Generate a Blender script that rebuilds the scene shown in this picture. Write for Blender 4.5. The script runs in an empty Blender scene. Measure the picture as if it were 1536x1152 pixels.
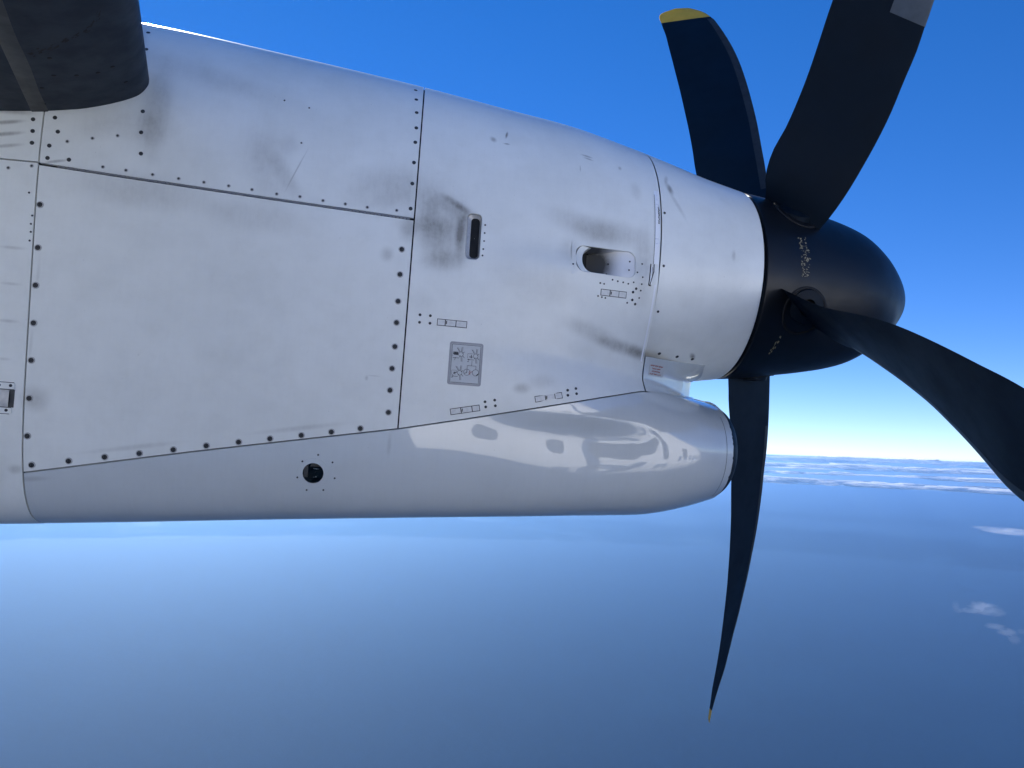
import bpy, bmesh, math, random
import numpy as np
from mathutils import Matrix, Vector, noise as mnoise

scn = bpy.context.scene
random.seed(4)
RNG = np.random.default_rng(7)

# ------------------------------------------------------------------ camera
BANK = math.radians(1.96)                       # the aircraft rolls this much about the camera's right axis
YAW, PITCH, ROLL = (math.radians(v) for v in (8.5, 2.6 + 1.96, 2.1))
fwd = Vector((math.sin(YAW) * math.cos(PITCH), math.cos(YAW) * math.cos(PITCH), math.sin(PITCH)))
rt = Vector((math.cos(YAW), -math.sin(YAW), 0.0))
up = rt.cross(fwd)
rt2 = rt * math.cos(ROLL) + up * math.sin(ROLL)
up2 = up * math.cos(ROLL) - rt * math.sin(ROLL)
cam_data = bpy.data.cameras.new('camera')
cam_data.sensor_width = 36.0
cam_data.lens = 27.047
cam_data.clip_start = 0.05
cam_data.clip_end = 120000.0
cam = bpy.data.objects.new('camera', cam_data)
scn.collection.objects.link(cam)
cam.matrix_world = Matrix(((rt2.x, up2.x, -fwd.x, 0), (rt2.y, up2.y, -fwd.y, 0), (rt2.z, up2.z, -fwd.z, 0), (0, 0, 0, 1)))
scn.camera = cam

TIP = Matrix.Rotation(BANK, 3, rt)               # aircraft axes -> world axes

# ------------------------------------------------------------------ sky, sun, exposure
SUN_EL, SUN_AZ = math.radians(34.0), math.radians(-19.0)      # azimuth from +Y towards +X
sun_dir = Vector((math.sin(SUN_AZ) * math.cos(SUN_EL), math.cos(SUN_AZ) * math.cos(SUN_EL), math.sin(SUN_EL)))
world = bpy.data.worlds.new('World')
scn.world = world
world.use_nodes = True
wn, wl = world.node_tree.nodes, world.node_tree.links
wn.clear()
sky = wn.new('ShaderNodeTexSky')
sky.sky_type = 'NISHITA'
sky.sun_disc = False
sky.sun_elevation = SUN_EL
sky.sun_rotation = SUN_AZ
sky.altitude = 5500.0
sky.air_density = 1.0
sky.dust_density = 0.0
sky.ozone_density = 3.0
bg = wn.new('ShaderNodeBackground')
bg.inputs['Strength'].default_value = 0.12
wo = wn.new('ShaderNodeOutputWorld')
hsv = wn.new('ShaderNodeHueSaturation')
hsv.inputs['Saturation'].default_value = 1.31
hsv.inputs['Hue'].default_value = .518
wl.new(sky.outputs[0], hsv.inputs['Color'])
gam = wn.new('ShaderNodeGamma')
gam.inputs[1].default_value = .80
wl.new(hsv.outputs[0], gam.inputs[0])
wl.new(gam.outputs[0], bg.inputs[0])
wl.new(bg.outputs[0], wo.inputs[0])
sun_data = bpy.data.lights.new('sun', 'SUN')
sun_data.energy = 5.0
sun_data.angle = math.radians(0.5)
sun_data.color = (1.0, 0.95, 0.87)
sun = bpy.data.objects.new('sun', sun_data)
scn.collection.objects.link(sun)
sun.rotation_euler = sun_dir.to_track_quat('Z', 'Y').to_euler()
scn.view_settings.view_transform = 'Standard'
scn.view_settings.look = 'None'
scn.view_settings.exposure = 1.12
scn.view_settings.gamma = 1.0
scn.view_settings.use_curve_mapping = False
scn.cycles.volume_bounces = 2

# ------------------------------------------------------------------ engine frame: s forward along the propeller axis, y outboard, z up
HUB = np.array([1.1967, 2.75, 0.5295])
TILT = math.radians(2.0)
AX = np.array([math.cos(TILT), 0, -math.sin(TILT)])
UP = np.array([math.sin(TILT), 0, math.cos(TILT)])


TIPN = np.array(TIP)
HUB_W, AX_W, UP_W, OUT_W = TIPN @ HUB, TIPN @ AX, TIPN @ UP, TIPN @ np.array([0., 1., 0.])


def loc(s, y, z):
    """engine-frame point -> offset from the hub, world axes"""
    s, y, z = np.broadcast_arrays(np.asarray(s, float), np.asarray(y, float), np.asarray(z, float))
    return s[..., None] * AX + z[..., None] * UP + np.stack([0 * s, y, 0 * s], -1)


def spl(xs, ys, x):
    xs = np.asarray(xs, float); ys = np.asarray(ys, float); x = np.asarray(x, float)
    d = np.zeros_like(ys); h = np.diff(xs); m = np.diff(ys) / h
    d[0] = m[0]; d[-1] = m[-1]
    d[1:-1] = (m[:-1] * h[1:] + m[1:] * h[:-1]) / (h[1:] + h[:-1])
    i = np.clip(np.searchsorted(xs, x) - 1, 0, len(xs) - 2)
    t = (x - xs[i]) / h[i]
    return ((1 + 2 * t) * (1 - t) ** 2 * ys[i] + t * (1 - t) ** 2 * h[i] * d[i]
            + t * t * (3 - 2 * t) * ys[i + 1] + t * t * (t - 1) * h[i] * d[i + 1])


KS = np.array([-3.0, -2.4, -2.0, -1.6, -1.2, -.9, -.6, -.42, -.3, -.15, 0.])
TAB = {
    'zt': [0.67, 0.6593, 0.6408, 0.6023, 0.5584, 0.5191, 0.488, 0.4535, 0.4245, 0.3858, 0.353],      # top of the nacelle
    'zb': [-1.0, -0.9848, -0.9604, -0.932, -0.9051, -0.8862, -0.8734, -0.8686, -0.8618, -0.8365, -0.7965],  # bottom of the intake lobe
    't2': [-0.3, -0.3, -0.3, -0.3, -0.31, -0.33, -0.36, -0.38, -0.4, -0.428, -0.452],                  # top of the intake lobe
    'bl': [0.5, 0.5, 0.5, 0.5, 0.5, 0.48, 0.44, 0.42, 0.4, 0.378, 0.353],
    'a1': [0.46, 0.46, 0.46, 0.46, 0.455, 0.45, 0.43, 0.415, 0.402, 0.378, 0.353],
    'n1': [2.4, 2.4, 2.4, 2.4, 2.4, 2.3, 2.2, 2.1, 2.05, 2.0, 2.0],
    'a2': [.46, .46, .46, .46, .458, .449, .427, .404, .382, .335, .25],
    'n2': [4.5, 4.5, 4.5, 4.5, 4.5, 4.2, 3.6, 3.1, 2.8, 2.3, 2.0],
    'wb': [0.46, 0.46, 0.46, 0.455, 0.45, 0.44, 0.40, 0.33, 0.24, 0.095, 0.04],
}


def tab(n, s):
    return spl(KS, TAB[n], np.clip(s, -3.0, 0.0))


def se(x, n):
    x = np.clip(np.abs(x), 0, 1)
    return (1 - x ** n) ** (1 / n)


def w1(s, z):
    """half width of the upper (engine) lobe"""
    b = np.where(np.asarray(z) > 0, tab('zt', s), tab('bl', s))
    return tab('a1', s) * se(z / b, tab('n1', s))


def w2(s, z):
    """half width of the lower (intake) lobe"""
    t, b = tab('t2', s), tab('zb', s)
    return tab('a2', s) * se((z - (t + b) / 2) / ((t - b) / 2), tab('n2', s))


def pylon_front(z):
    z = np.asarray(z, float)
    return np.where(z > -.36, -.095 - .026 * np.clip((z + .36) / .03, 0, 1), -.102 + .007 * np.clip((z + .43) / .07, 0, 1) ** 2)


def whull(s, z, p=7.0):
    s = np.asarray(s, float); z = np.asarray(z, float)
    c2 = (tab('t2', s) + tab('zb', s)) / 2
    m = (z - c2) / (-c2)
    win = np.clip(np.minimum(m + .15, 1.15 - m) / .3, 0, 1)
    win = win * win * (3 - 2 * win) * np.sqrt(np.clip((pylon_front(z) - s) / .07, 0, 1))
    a, b, d = w1(s, z), w2(s, z), tab('wb', s) * win
    u = (a ** p + b ** p + d ** p) ** (1 / p)
    zt, zb = tab('zt', s), tab('zb', s)
    c, h = (zt + zb) / 2, (zt - zb) / 2
    q = .462 * se((z - c) / h, np.where(z > c, 2.75, 6.0))          # slab-sided section further aft
    g = np.clip((s + 1.05) / .6, 0, 1); g = g * g * (3 - 2 * g)
    return q * (1 - g) + u * g


def on_hull(s, z, off=0.0, side=-1, fn=whull):
    """point on the nacelle side, lifted by off along the skin normal"""
    s = np.asarray(s, float); z = np.asarray(z, float)
    e = 2e-3
    w0 = fn(s, z)
    ds = (fn(s + e, z) - fn(s - e, z)) / (2 * e)
    dz = (fn(s, z + e) - fn(s, z - e)) / (2 * e)
    n = np.stack(np.broadcast_arrays(-ds, side * np.ones_like(w0), -dz), -1)
    n = n / np.linalg.norm(n, axis=-1, keepdims=True)
    q = np.stack(np.broadcast_arrays(s, side * w0, z), -1) + n * np.asarray(off)[..., None]
    return loc(q[..., 0], q[..., 1], q[..., 2])


def frame_at(s, z, off=0.0, fn=whull):
    """4x4: local x forward, y up, z out of the skin"""
    p = on_hull(s, z, off, fn=fn)
    a = on_hull(s + .003, z, 0, fn=fn) - on_hull(s - .003, z, 0, fn=fn)
    b = on_hull(s, z + .003, 0, fn=fn) - on_hull(s, z - .003, 0, fn=fn)
    x = Vector(a).normalized(); n = x.cross(Vector(b)).normalized(); y = n.cross(x)
    return Matrix(((x.x, y.x, n.x, p[0]), (x.y, y.y, n.y, p[1]), (x.z, y.z, n.z, p[2]), (0, 0, 0, 1)))


# ------------------------------------------------------------------ mesh helpers
class MB:
    def __init__(self):
        self.v, self.f, self.m = [], [], []

    def add(self, verts, faces, mat=0):
        o = len(self.v)
        self.v += [tuple(map(float, p)) for p in verts]
        self.f += [tuple(int(i) + o for i in f) for f in faces]
        self.m += [mat] * len(faces)
        return o

    def grid(self, P, mat=0, closed_u=False, closed_v=False, flip=False, skip=None):
        P = np.asarray(P); nu, nv = P.shape[:2]
        fs = []
        for i in range(nu if closed_u else nu - 1):
            for j in range(nv if closed_v else nv - 1):
                if skip is not None and skip[i, j]:
                    continue
                a, b = i * nv + j, ((i + 1) % nu) * nv + j
                c, d = ((i + 1) % nu) * nv + (j + 1) % nv, i * nv + (j + 1) % nv
                fs.append((a, d, c, b) if flip else (a, b, c, d))
        self.add(P.reshape(-1, 3), fs, mat)

    def box(self, M, x0, x1, y0, y1, z0, z1, mat=0):
        vs = [M @ Vector((x, y, z)) for z in (z0, z1) for y in (y0, y1) for x in (x0, x1)]
        self.add(vs, [(0, 2, 3, 1), (4, 5, 7, 6), (0, 1, 5, 4), (2, 6, 7, 3), (1, 3, 7, 5), (0, 4, 6, 2)], mat)

    def lathe(self, M, prof, n=16, mat=0, cap=True):
        """prof: (radius, height) along local z"""
        vs = [M @ Vector((r * math.cos(2 * math.pi * k / n), r * math.sin(2 * math.pi * k / n), h)) for r, h in prof for k in range(n)]
        fs = [(i * n + k, i * n + (k + 1) % n, (i + 1) * n + (k + 1) % n, (i + 1) * n + k) for i in range(len(prof) - 1) for k in range(n)]
        if cap:
            fs.append(tuple((len(prof) - 1) * n + k for k in range(n)))
        self.add(vs, fs, mat)

    def mesh(self, name, mats, smooth=True):
        me = bpy.data.meshes.new(name)
        me.from_pydata(self.v, [], self.f)
        for m in mats:
            me.materials.append(m)
        me.polygons.foreach_set('material_index', self.m)
        me.polygons.foreach_set('use_smooth', [smooth] * len(self.f))
        me.validate(); me.update()
        return me

    def build(self, name, mats, parent=None, smooth=True, sharp=None):
        if not isinstance(mats, (list, tuple)):
            mats = [mats]
        return link(name, self.mesh(name, mats, smooth), parent, sharp)


def link(name, me, parent=None, sharp=None):
    if sharp is not None:
        try:
            me.set_sharp_from_angle(angle=math.radians(sharp))
        except Exception:
            pass
    o = bpy.data.objects.new(name, me)
    scn.collection.objects.link(o)
    if parent is not None:
        o.parent = parent
    return o


def empty(name, location, label, cat):
    o = bpy.data.objects.new(name, None)
    scn.collection.objects.link(o)
    o.location = location
    o.rotation_mode = 'QUATERNION'
    o.rotation_quaternion = TIP.to_quaternion()
    o.empty_display_size = .2
    o['label'] = label
    o['category'] = cat
    return o


def ribbon(mb, pts, width, off, mat=0, fn=whull, sub=6):
    """thin strip following the polyline pts in (s, z) on the nacelle side"""
    pts = np.asarray(pts, float)
    seg = np.r_[0, np.cumsum(np.linalg.norm(np.diff(pts, axis=0), axis=1))]
    n = max(2, int(seg[-1] / .03) + 1, (len(pts) - 1) * sub + 1)
    x = np.unique(np.r_[np.linspace(0, seg[-1], n), seg])
    c = np.stack([np.interp(x, seg, pts[:, i]) for i in (0, 1)], 1)
    t = np.gradient(c, axis=0); t /= np.linalg.norm(t, axis=1, keepdims=True) + 1e-9
    nn = np.stack([-t[:, 1], t[:, 0]], 1) * (np.asarray(width) / 2)
    a, b = c + nn, c - nn
    mb.grid(np.stack([on_hull(a[:, 0], a[:, 1], off, fn=fn), on_hull(b[:, 0], b[:, 1], off, fn=fn)], 1), mat, flip=True)


def rrect(s0, s1, z0, z1, r, n=8):
    """rounded rectangle outline, counter-clockwise"""
    out = []
    for cx, cz, a0 in ((s1 - r, z1 - r, 0), (s0 + r, z1 - r, 90), (s0 + r, z0 + r, 180), (s1 - r, z0 + r, 270)):
        for k in range(n + 1):
            a = math.radians(a0 + 90 * k / n)
            out.append((cx + r * math.cos(a), cz + r * math.sin(a)))
    return np.array(out)


def plate(mb, outline, off, depth, mat=0, fn=whull):
    """flat plate following the skin: outline in (s, z), raised by off, skirt down by depth"""
    o = np.asarray(outline); c = o.mean(0)
    rings = [c + (o - c) * k for k in (.02, .5, 1.0)]
    P = [on_hull(r[:, 0], r[:, 1], off, fn=fn) for r in rings] + [on_hull(o[:, 0], o[:, 1], off - depth, fn=fn)]
    mb.grid(np.stack(P), mat, closed_v=True)
    k = len(o)
    mb.f.append(tuple(len(mb.v) - 4 * k + i for i in range(k))); mb.m.append(mat)


# ------------------------------------------------------------------ materials
def new_mat(name):
    m = bpy.data.materials.new(name)
    m.use_nodes = True
    nt = m.node_tree
    b = nt.nodes['Principled BSDF']
    return m, nt, b


def N(nt, t, **kw):
    n = nt.nodes.new(t)
    for k, v in kw.items():
        setattr(n, k, v)
    return n


def math_node(nt, op, a, b=None, clamp=False):
    n = N(nt, 'ShaderNodeMath', operation=op, use_clamp=clamp)
    for i, v in enumerate((a, b)):
        if v is None:
            continue
        if isinstance(v, (int, float)):
            n.inputs[i].default_value = v
        else:
            nt.links.new(v, n.inputs[i])
    return n.outputs[0]


def mixc(nt, fac, a, b):
    n = N(nt, 'ShaderNodeMix', data_type='RGBA')
    for sock, v in ((n.inputs[0], fac), (n.inputs[6], a), (n.inputs[7], b)):
        if hasattr(v, 'links'):
            nt.links.new(v, sock)
        elif isinstance(v, (int, float)):
            sock.default_value = v
        else:
            sock.default_value = (*v, 1)
    return n.outputs[2]


def noise_tex(nt, vec, scale, detail=4.0, rough=.55, lo=None, hi=None):
    n = N(nt, 'ShaderNodeTexNoise')
    n.inputs['Scale'].default_value = scale
    n.inputs['Detail'].default_value = detail
    n.inputs['Roughness'].default_value = rough
    if vec is not None:
        nt.links.new(vec, n.inputs['Vector'])
    if lo is None:
        return n.outputs[0]
    r = N(nt, 'ShaderNodeMapRange'); r.interpolation_type = 'SMOOTHSTEP'
    r.inputs[1].default_value = lo; r.inputs[2].default_value = hi
    nt.links.new(n.outputs[0], r.inputs[0])
    return r.outputs[0]


def engine_coords(nt):
    """vector (s, z, y) in the engine frame"""
    g = N(nt, 'ShaderNodeNewGeometry')
    sub = N(nt, 'ShaderNodeVectorMath', operation='SUBTRACT')
    nt.links.new(g.outputs['Position'], sub.inputs[0]); sub.inputs[1].default_value = tuple(HUB_W)
    outs = []
    for ax in (AX_W, UP_W, OUT_W):
        d = N(nt, 'ShaderNodeVectorMath', operation='DOT_PRODUCT')
        nt.links.new(sub.outputs[0], d.inputs[0]); d.inputs[1].default_value = tuple(ax)
        outs.append(d.outputs['Value'])
    c = N(nt, 'ShaderNodeCombineXYZ')
    for i in range(3):
        nt.links.new(outs[i], c.inputs[i])
    f = N(nt, 'ShaderNodeCombineXYZ')
    nt.links.new(outs[0], f.inputs[0]); nt.links.new(outs[1], f.inputs[1])
    return c.outputs[0], f.outputs[0]


def scaled(nt, vec, s):
    v = N(nt, 'ShaderNodeVectorMath', operation='MULTIPLY')
    nt.links.new(vec, v.inputs[0]); v.inputs[1].default_value = s
    return v.outputs[0]


def paint_material(name, base, rough, stains_or_shade, grime=.25, coat=0.0, weave=.12, coat_rough=.05, coat_ior=1.5, bump=.10, soot_or_shade=(.15, .138, .118)):
    m, nt, b = new_mat(name)
    vec, flat = engine_coords(nt)
    big = noise_tex(nt, vec, 3.2, 5, .6, .35, .75)
    mid = noise_tex(nt, vec, 14, 6, .65, .4, .75)
    streak = noise_tex(nt, scaled(nt, vec, (110, 5, 20)), 1.0, 3, .6, .35, .8)
    streak2 = noise_tex(nt, scaled(nt, vec, (7, 260, 20)), 1.0, 2, .5, .4, .8)
    col = mixc(nt, math_node(nt, 'MULTIPLY', big, grime), base, tuple(c * f for c, f in zip(base, (.66, .67, .66))))
    col = mixc(nt, math_node(nt, 'MULTIPLY', streak, weave), col, tuple(c * .6 for c in base))
    col = mixc(nt, math_node(nt, 'MULTIPLY', streak2, weave * .7), col, tuple(c * .66 for c in base))
    col = mixc(nt, math_node(nt, 'MULTIPLY', mid, grime * .35), col, tuple(c * f for c, f in zip(base, (.62, .6, .55))))
    fine = noise_tex(nt, scaled(nt, vec, (60, 38, 38)), 1.0, 5, .7, .38, .68)
    soot_shade_noise = math_node(nt, 'ADD', math_node(nt, 'MULTIPLY', math_node(nt, 'ADD', mid, fine), .17), math_node(nt, 'ADD', math_node(nt, 'MULTIPLY', streak, .08), .58))
    total = None
    for (s, z, rx, rz, rot, k) in stains_or_shade:
        mp = N(nt, 'ShaderNodeMapping', vector_type='TEXTURE')
        mp.inputs['Location'].default_value = (s, z, 0)
        mp.inputs['Rotation'].default_value = (0, 0, rot)
        mp.inputs['Scale'].default_value = (rx, rz, 1)
        nt.links.new(flat, mp.inputs['Vector'])
        ln = N(nt, 'ShaderNodeVectorMath', operation='LENGTH')
        nt.links.new(mp.outputs[0], ln.inputs[0])
        r = N(nt, 'ShaderNodeMapRange'); r.interpolation_type = 'SMOOTHERSTEP'
        r.inputs[1].default_value = 1.0; r.inputs[2].default_value = 0.0
        r.inputs[3].default_value = 0.0; r.inputs[4].default_value = k
        nt.links.new(ln.outputs['Value'], r.inputs[0])
        total = r.outputs[0] if total is None else math_node(nt, 'ADD', total, r.outputs[0])
    rgh = math_node(nt, 'ADD', math_node(nt, 'MULTIPLY', big, .10), rough)
    if total is not None:
        msk = math_node(nt, 'MINIMUM', math_node(nt, 'MULTIPLY', total, soot_shade_noise), .85)
        col = mixc(nt, msk, col, soot_or_shade)
        rgh = math_node(nt, 'ADD', rgh, math_node(nt, 'MULTIPLY', msk, .25))
    # tiny specks and chips
    sp = noise_tex(nt, vec, 190, 2, .5, .74, .80)
    col = mixc(nt, math_node(nt, 'MULTIPLY', sp, .35), col, (.12, .12, .12))
    nt.links.new(col, b.inputs['Base Color'])
    nt.links.new(rgh, b.inputs['Roughness'])
    b.inputs['Coat Weight'].default_value = coat
    b.inputs['Coat Roughness'].default_value = coat_rough
    b.inputs['Coat IOR'].default_value = coat_ior
    bp = N(nt, 'ShaderNodeBump'); bp.inputs['Strength'].default_value = bump; bp.inputs['Distance'].default_value = .004
    nt.links.new(noise_tex(nt, vec, 9, 2, .5), bp.inputs['Height'])
    nt.links.new(bp.outputs[0], b.inputs['Normal'])
    return m


def plain(name, col, rough=.5, metal=0.0, var=.25, scale=40, bump=0.0, coat=0.0, spec=.5):
    m, nt, b = new_mat(name)
    tc = N(nt, 'ShaderNodeTexCoord')
    n = noise_tex(nt, tc.outputs['Object'], scale, 4, .6, .3, .75)
    nt.links.new(mixc(nt, math_node(nt, 'MULTIPLY', n, var), col, tuple(c * .5 for c in col)), b.inputs['Base Color'])
    nt.links.new(math_node(nt, 'ADD', math_node(nt, 'MULTIPLY', n, .12), rough), b.inputs['Roughness'])
    b.inputs['Metallic'].default_value = metal
    b.inputs['Coat Weight'].default_value = coat
    b.inputs['Specular IOR Level'].default_value = spec
    if bump:
        bp = N(nt, 'ShaderNodeBump'); bp.inputs['Strength'].default_value = bump; bp.inputs['Distance'].default_value = .002
        nt.links.new(n, bp.inputs['Height']); nt.links.new(bp.outputs[0], b.inputs['Normal'])
    return m

STAINS = [
    (-1.075, -0.02, 0.12, 0.18, 0, 0.585), (-1.04, 0.055, 0.144, 0.042, -0.45, 0.429), (-1.07, -0.1, 0.108, 0.048, 0.15, 0.39), (-1.02, -0.02, 0.03, 0.13, 0, 0.4),
    (-1.13, 0.03, 0.06, 0.144, 0, 0.312), (-1.22, 0.1, 0.24, 0.12, 0.1, 0.39), (-1.185, -0.02, 0.04, 0.06, 0, 0.35),
    (-1.93, 0.26, 0.066, 0.24, 0, 0.429), (-1.78, 0.39, 0.36, 0.066, -0.25, 0.195), (-1.95, 0.2, 0.144, 0.084, 0, 0.234),
    (-1.95, 0.01, 0.288, 0.084, -0.05, 0.273), (-1.62, -0.03, 0.24, 0.072, -0.05, 0.234), (-1.62, 0.13, 0.096, 0.192, 0.5, 0.2496), (-1.55, 0.1, 0.04, 0.12, 0.6, 0.25), (-2.08, 0.19, 0.12, 0.072, 0.3, 0.195),
    (-0.56, 0.045, 0.204, 0.066, -0.05, 0.468), (-0.66, 0.06, 0.192, 0.06, -0.2, 0.273), (-0.44, -0.05, 0.06, 0.192, 0, 0.39), (-0.69, -0.03, 0.06, 0.06, 0, 0.234),
    (-0.48, -0.305, 0.156, 0.0336, -0.13, 0.663), (-0.41, -0.315, 0.072, 0.036, -0.15, 0.546), (-0.6, -0.27, 0.168, 0.042, -0.25, 0.312), (-0.35, -0.315, 0.06, 0.03, 0, 0.39),
    (-0.78, -0.14, 0.24, 0.084, -0.2, 0.195), (-0.81, -0.465, 0.04, 0.025, 0.1, 0.5), (-0.75, -0.44, 0.072, 0.036, 0.2, 0.234),
    (-0.345, 0.235, 0.016, 0.035, 0.35, 0.9), (-0.352, 0.27, 0.012, 0.03, -0.3, 0.55), (-0.325, 0.18, 0.012, 0.1, 0.5, 0.3), (-0.19, -0.3, 0.022, 0.012, -0.5, 1), (-0.12, 0.03, 0.012, 0.03, 0, 0.35),
    (-0.9, 0.335, 0.006, 0.022, -0.2, 1.2), (-0.943, 0.31, 0.018, 0.014, -0.7, 0.7), (-0.9, 0.3, 0.016, 0.004, 0, 0.9), (-0.635, 0.303, 0.03, 0.006, -0.15, 0.8), (-0.63, 0.293, 0.026, 0.005, -0.2, 0.8), (-0.52, 0.28, 0.01, 0.012, 0, 0.5), (-0.66, 0.25, 0.003, 0.018, 0, 0.6),
    (-2.31, 0.165, 0.07, 0.01, 0.22, 0.8), (-2.31, 0.13, 0.07, 0.01, 0.22, 0.85), (-2.3, 0.097, 0.06, 0.009, 0.22, 0.6), (-2.31, 0.2, 0.1, 0.016, 0.02, 0.7), (-2.17, 0.068, 0.05, 0.007, 0.25, 0.7),
    (-2.255, -0.187, 0.05, 0.008, 0, 0.35), (-2.25, -0.287, 0.04, 0.007, 0, 0.3), (-2.25, -0.39, 0.045, 0.008, 0, 0.35), (-2.25, -0.495, 0.03, 0.007, 0, 0.25),
    (-2.184, -0.25, 0.008, 0.06, 0, 0.2), (-2.184, -0.45, 0.008, 0.06, 0, 0.2), (-2.16, -0.598, 0.06, 0.054, 0, 0.39), (-2.2, -0.795, 0.03, 0.02, 0, 0.4),
    (-1.45, -0.63, 0.2, 0.012, 0.18, 0.25), (-1.9, -0.715, 0.2, 0.012, 0.18, 0.25), (-1.24, -0.1, 0.03, 0.035, -0.3, 0.4), (-1.12, -0.24, 0.06, 0.06, 0, 0.117), (-1.27, -0.47, 0.008, 0.012, 0, 0.35), (-1.25, -0.462, 0.03, 0.003, 0, 0.3),
    (-2.02, 0.5, 0.03, 0.12, 0.2, 0.25), (-0.47, 0.2, 0.03, 0.05, 0.2, 0.2),
    (-1.52, .125, .0035, .10, -.36, .55), (-1.545, .20, .05, .05, .3, .2), (-1.60, .17, .09, .10, .2, .18),
    (-1.045, .075, .075, .018, -.5, .5), (-1.03, -.02, .022, .085, 0, .5), (-1.12, .0, .16, .05, .05, .3),
]
PAINT = paint_material('weathered_white_paint', (.87, .885, .84), .40, STAINS, grime=.30, coat=.22, weave=.035, coat_rough=.14)
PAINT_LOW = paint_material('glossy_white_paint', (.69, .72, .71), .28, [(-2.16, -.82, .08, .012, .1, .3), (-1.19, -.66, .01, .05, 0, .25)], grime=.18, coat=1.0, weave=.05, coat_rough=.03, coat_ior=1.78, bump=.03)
TAPE = paint_material('bare_primer_strip', (.93, .95, .97), .4, [(-.393, .14, .004, .04, 0, 1.2), (-.39, .11, .003, .02, 0, 1.2), (-.408, -.06, .006, .05, 0, 1.0)], grime=.2)
DARK = plain('gap_black', (.006, .007, .009), .8)
STEEL = plain('dull_steel', (.16, .165, .17), .42, 1.0, .6, 300)
STEEL_DARK = plain('oily_steel', (.075, .08, .085), .5, .7, .5, 300)
RING = plain('scuffed_ring', (.58, .58, .56), .5, .0, .5, 300)
BOOT = plain('black_rubber_boot', (.0050, .0150, .0310), .5, 0, .35, 14, .15, 0, .2)
BOOT2 = plain('black_rubber_strip', (.013, .0145, .016), .45, 0, .35, 20, .1)
SPIN = plain('black_spinner_paint', (.0030, .0046, .0080), .40, 0, .3, 9, 0, .05, .4)
BLADE = plain('black_blade_paint', (.0018, .0078, .0170), .5, 0, .35, 8, .05, 0, .2)
SHEATH = plain('worn_metal_sheath', (.042, .042, .042), .42, .3, .6, 30)
BLADE_SHEEN = plain('painted_blade_sheen', (.085, .105, .13), .42, .2, .4, 30)  # blade B only: pale sky reflection painted as colour
YELLOW = plain('yellow_tip_paint', (.62, .38, .035), .45, 0, .25, 20)
STENCIL = plain('worn_yellow_stencil', (.30, .26, .16), .6, 0, .6, 120)
WHITE = plain('white_fuselage_paint', (.78, .79, .80), .3, 0, .08, 2, 0, .5)
LIVERY = plain('blue_livery_paint', (.08, .13, .22), .3, 0, .1, 2, 0, .5)
PANE = plain('cabin_window_pane', (.012, .014, .018), .08, 0, .2, 6)
DECAL = plain('decal_grey_film', (.60, .62, .62), .5, 0, .15, 60)
DECAL_EDGE = plain('decal_border', (.40, .40, .41), .55, 0, .2, 60)
INK = plain('decal_black_ink', (.035, .037, .045), .6)
RED_INK = plain('decal_red_ink', (.42, .13, .11), .6, 0, .5, 400)
GLASS = plain('port_glass', (.010, .014, .018), .04, 0, .3, 60, 0, 1.0)

# ------------------------------------------------------------------ setting: sea, cloud bank, haze
SEA_Z = -1000.0
SEA_R = 29500.0


def sea_material():
    m, nt, b = new_mat('sea_water')
    g = N(nt, 'ShaderNodeNewGeometry')
    n = noise_tex(nt, g.outputs['Position'], .0016, 6, .6, .3, .7)
    nt.links.new(mixc(nt, n, (.003, .016, .045), (.004, .020, .052)), b.inputs['Base Color'])
    b.inputs['Roughness'].default_value = .8
    b.inputs['Specular IOR Level'].default_value = .05
    b.inputs['IOR'].default_value = 1.33
    bp = N(nt, 'ShaderNodeBump'); bp.inputs['Strength'].default_value = .25; bp.inputs['Distance'].default_value = 12
    nt.links.new(noise_tex(nt, g.outputs['Position'], .02, 5, .65), bp.inputs['Height'])
    nt.links.new(bp.outputs[0], b.inputs['Normal'])
    return m


mb = MB()
ang = np.linspace(0, 2 * math.pi, 180, endpoint=False)
rr = np.array([0.5, 400, 1500, 4000, 10000, SEA_R])
mb.grid(np.stack([np.stack([r * np.cos(ang), r * np.sin(ang), np.full_like(ang, SEA_Z)], 1) for r in rr]), 0, closed_v=True)
mb.f.append(tuple(range(180))); mb.m.append(0)
sea = mb.build('sea', sea_material(), smooth=False)
sea['kind'] = 'structure'

HAZE_DENSITY = 0.95e-4
mb = MB()
hz = 29700.0
mb.box(Matrix(), -hz, hz, -hz, hz, SEA_Z - 1.0, 4.0)
hm = bpy.data.materials.new('air_haze'); hm.use_nodes = True
hm.node_tree.nodes.clear()
ho = hm.node_tree.nodes.new('ShaderNodeOutputMaterial')
pv = hm.node_tree.nodes.new('ShaderNodeVolumePrincipled')
pv.inputs['Color'].default_value = (.35, .63, 1.0, 1)
pv.inputs['Density'].default_value = HAZE_DENSITY
pv.inputs['Anisotropy'].default_value = .76
hm.node_tree.links.new(pv.outputs[0], ho.inputs['Volume'])
haze = mb.build('haze', hm, smooth=False)
haze['kind'] = 'stuff'


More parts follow.
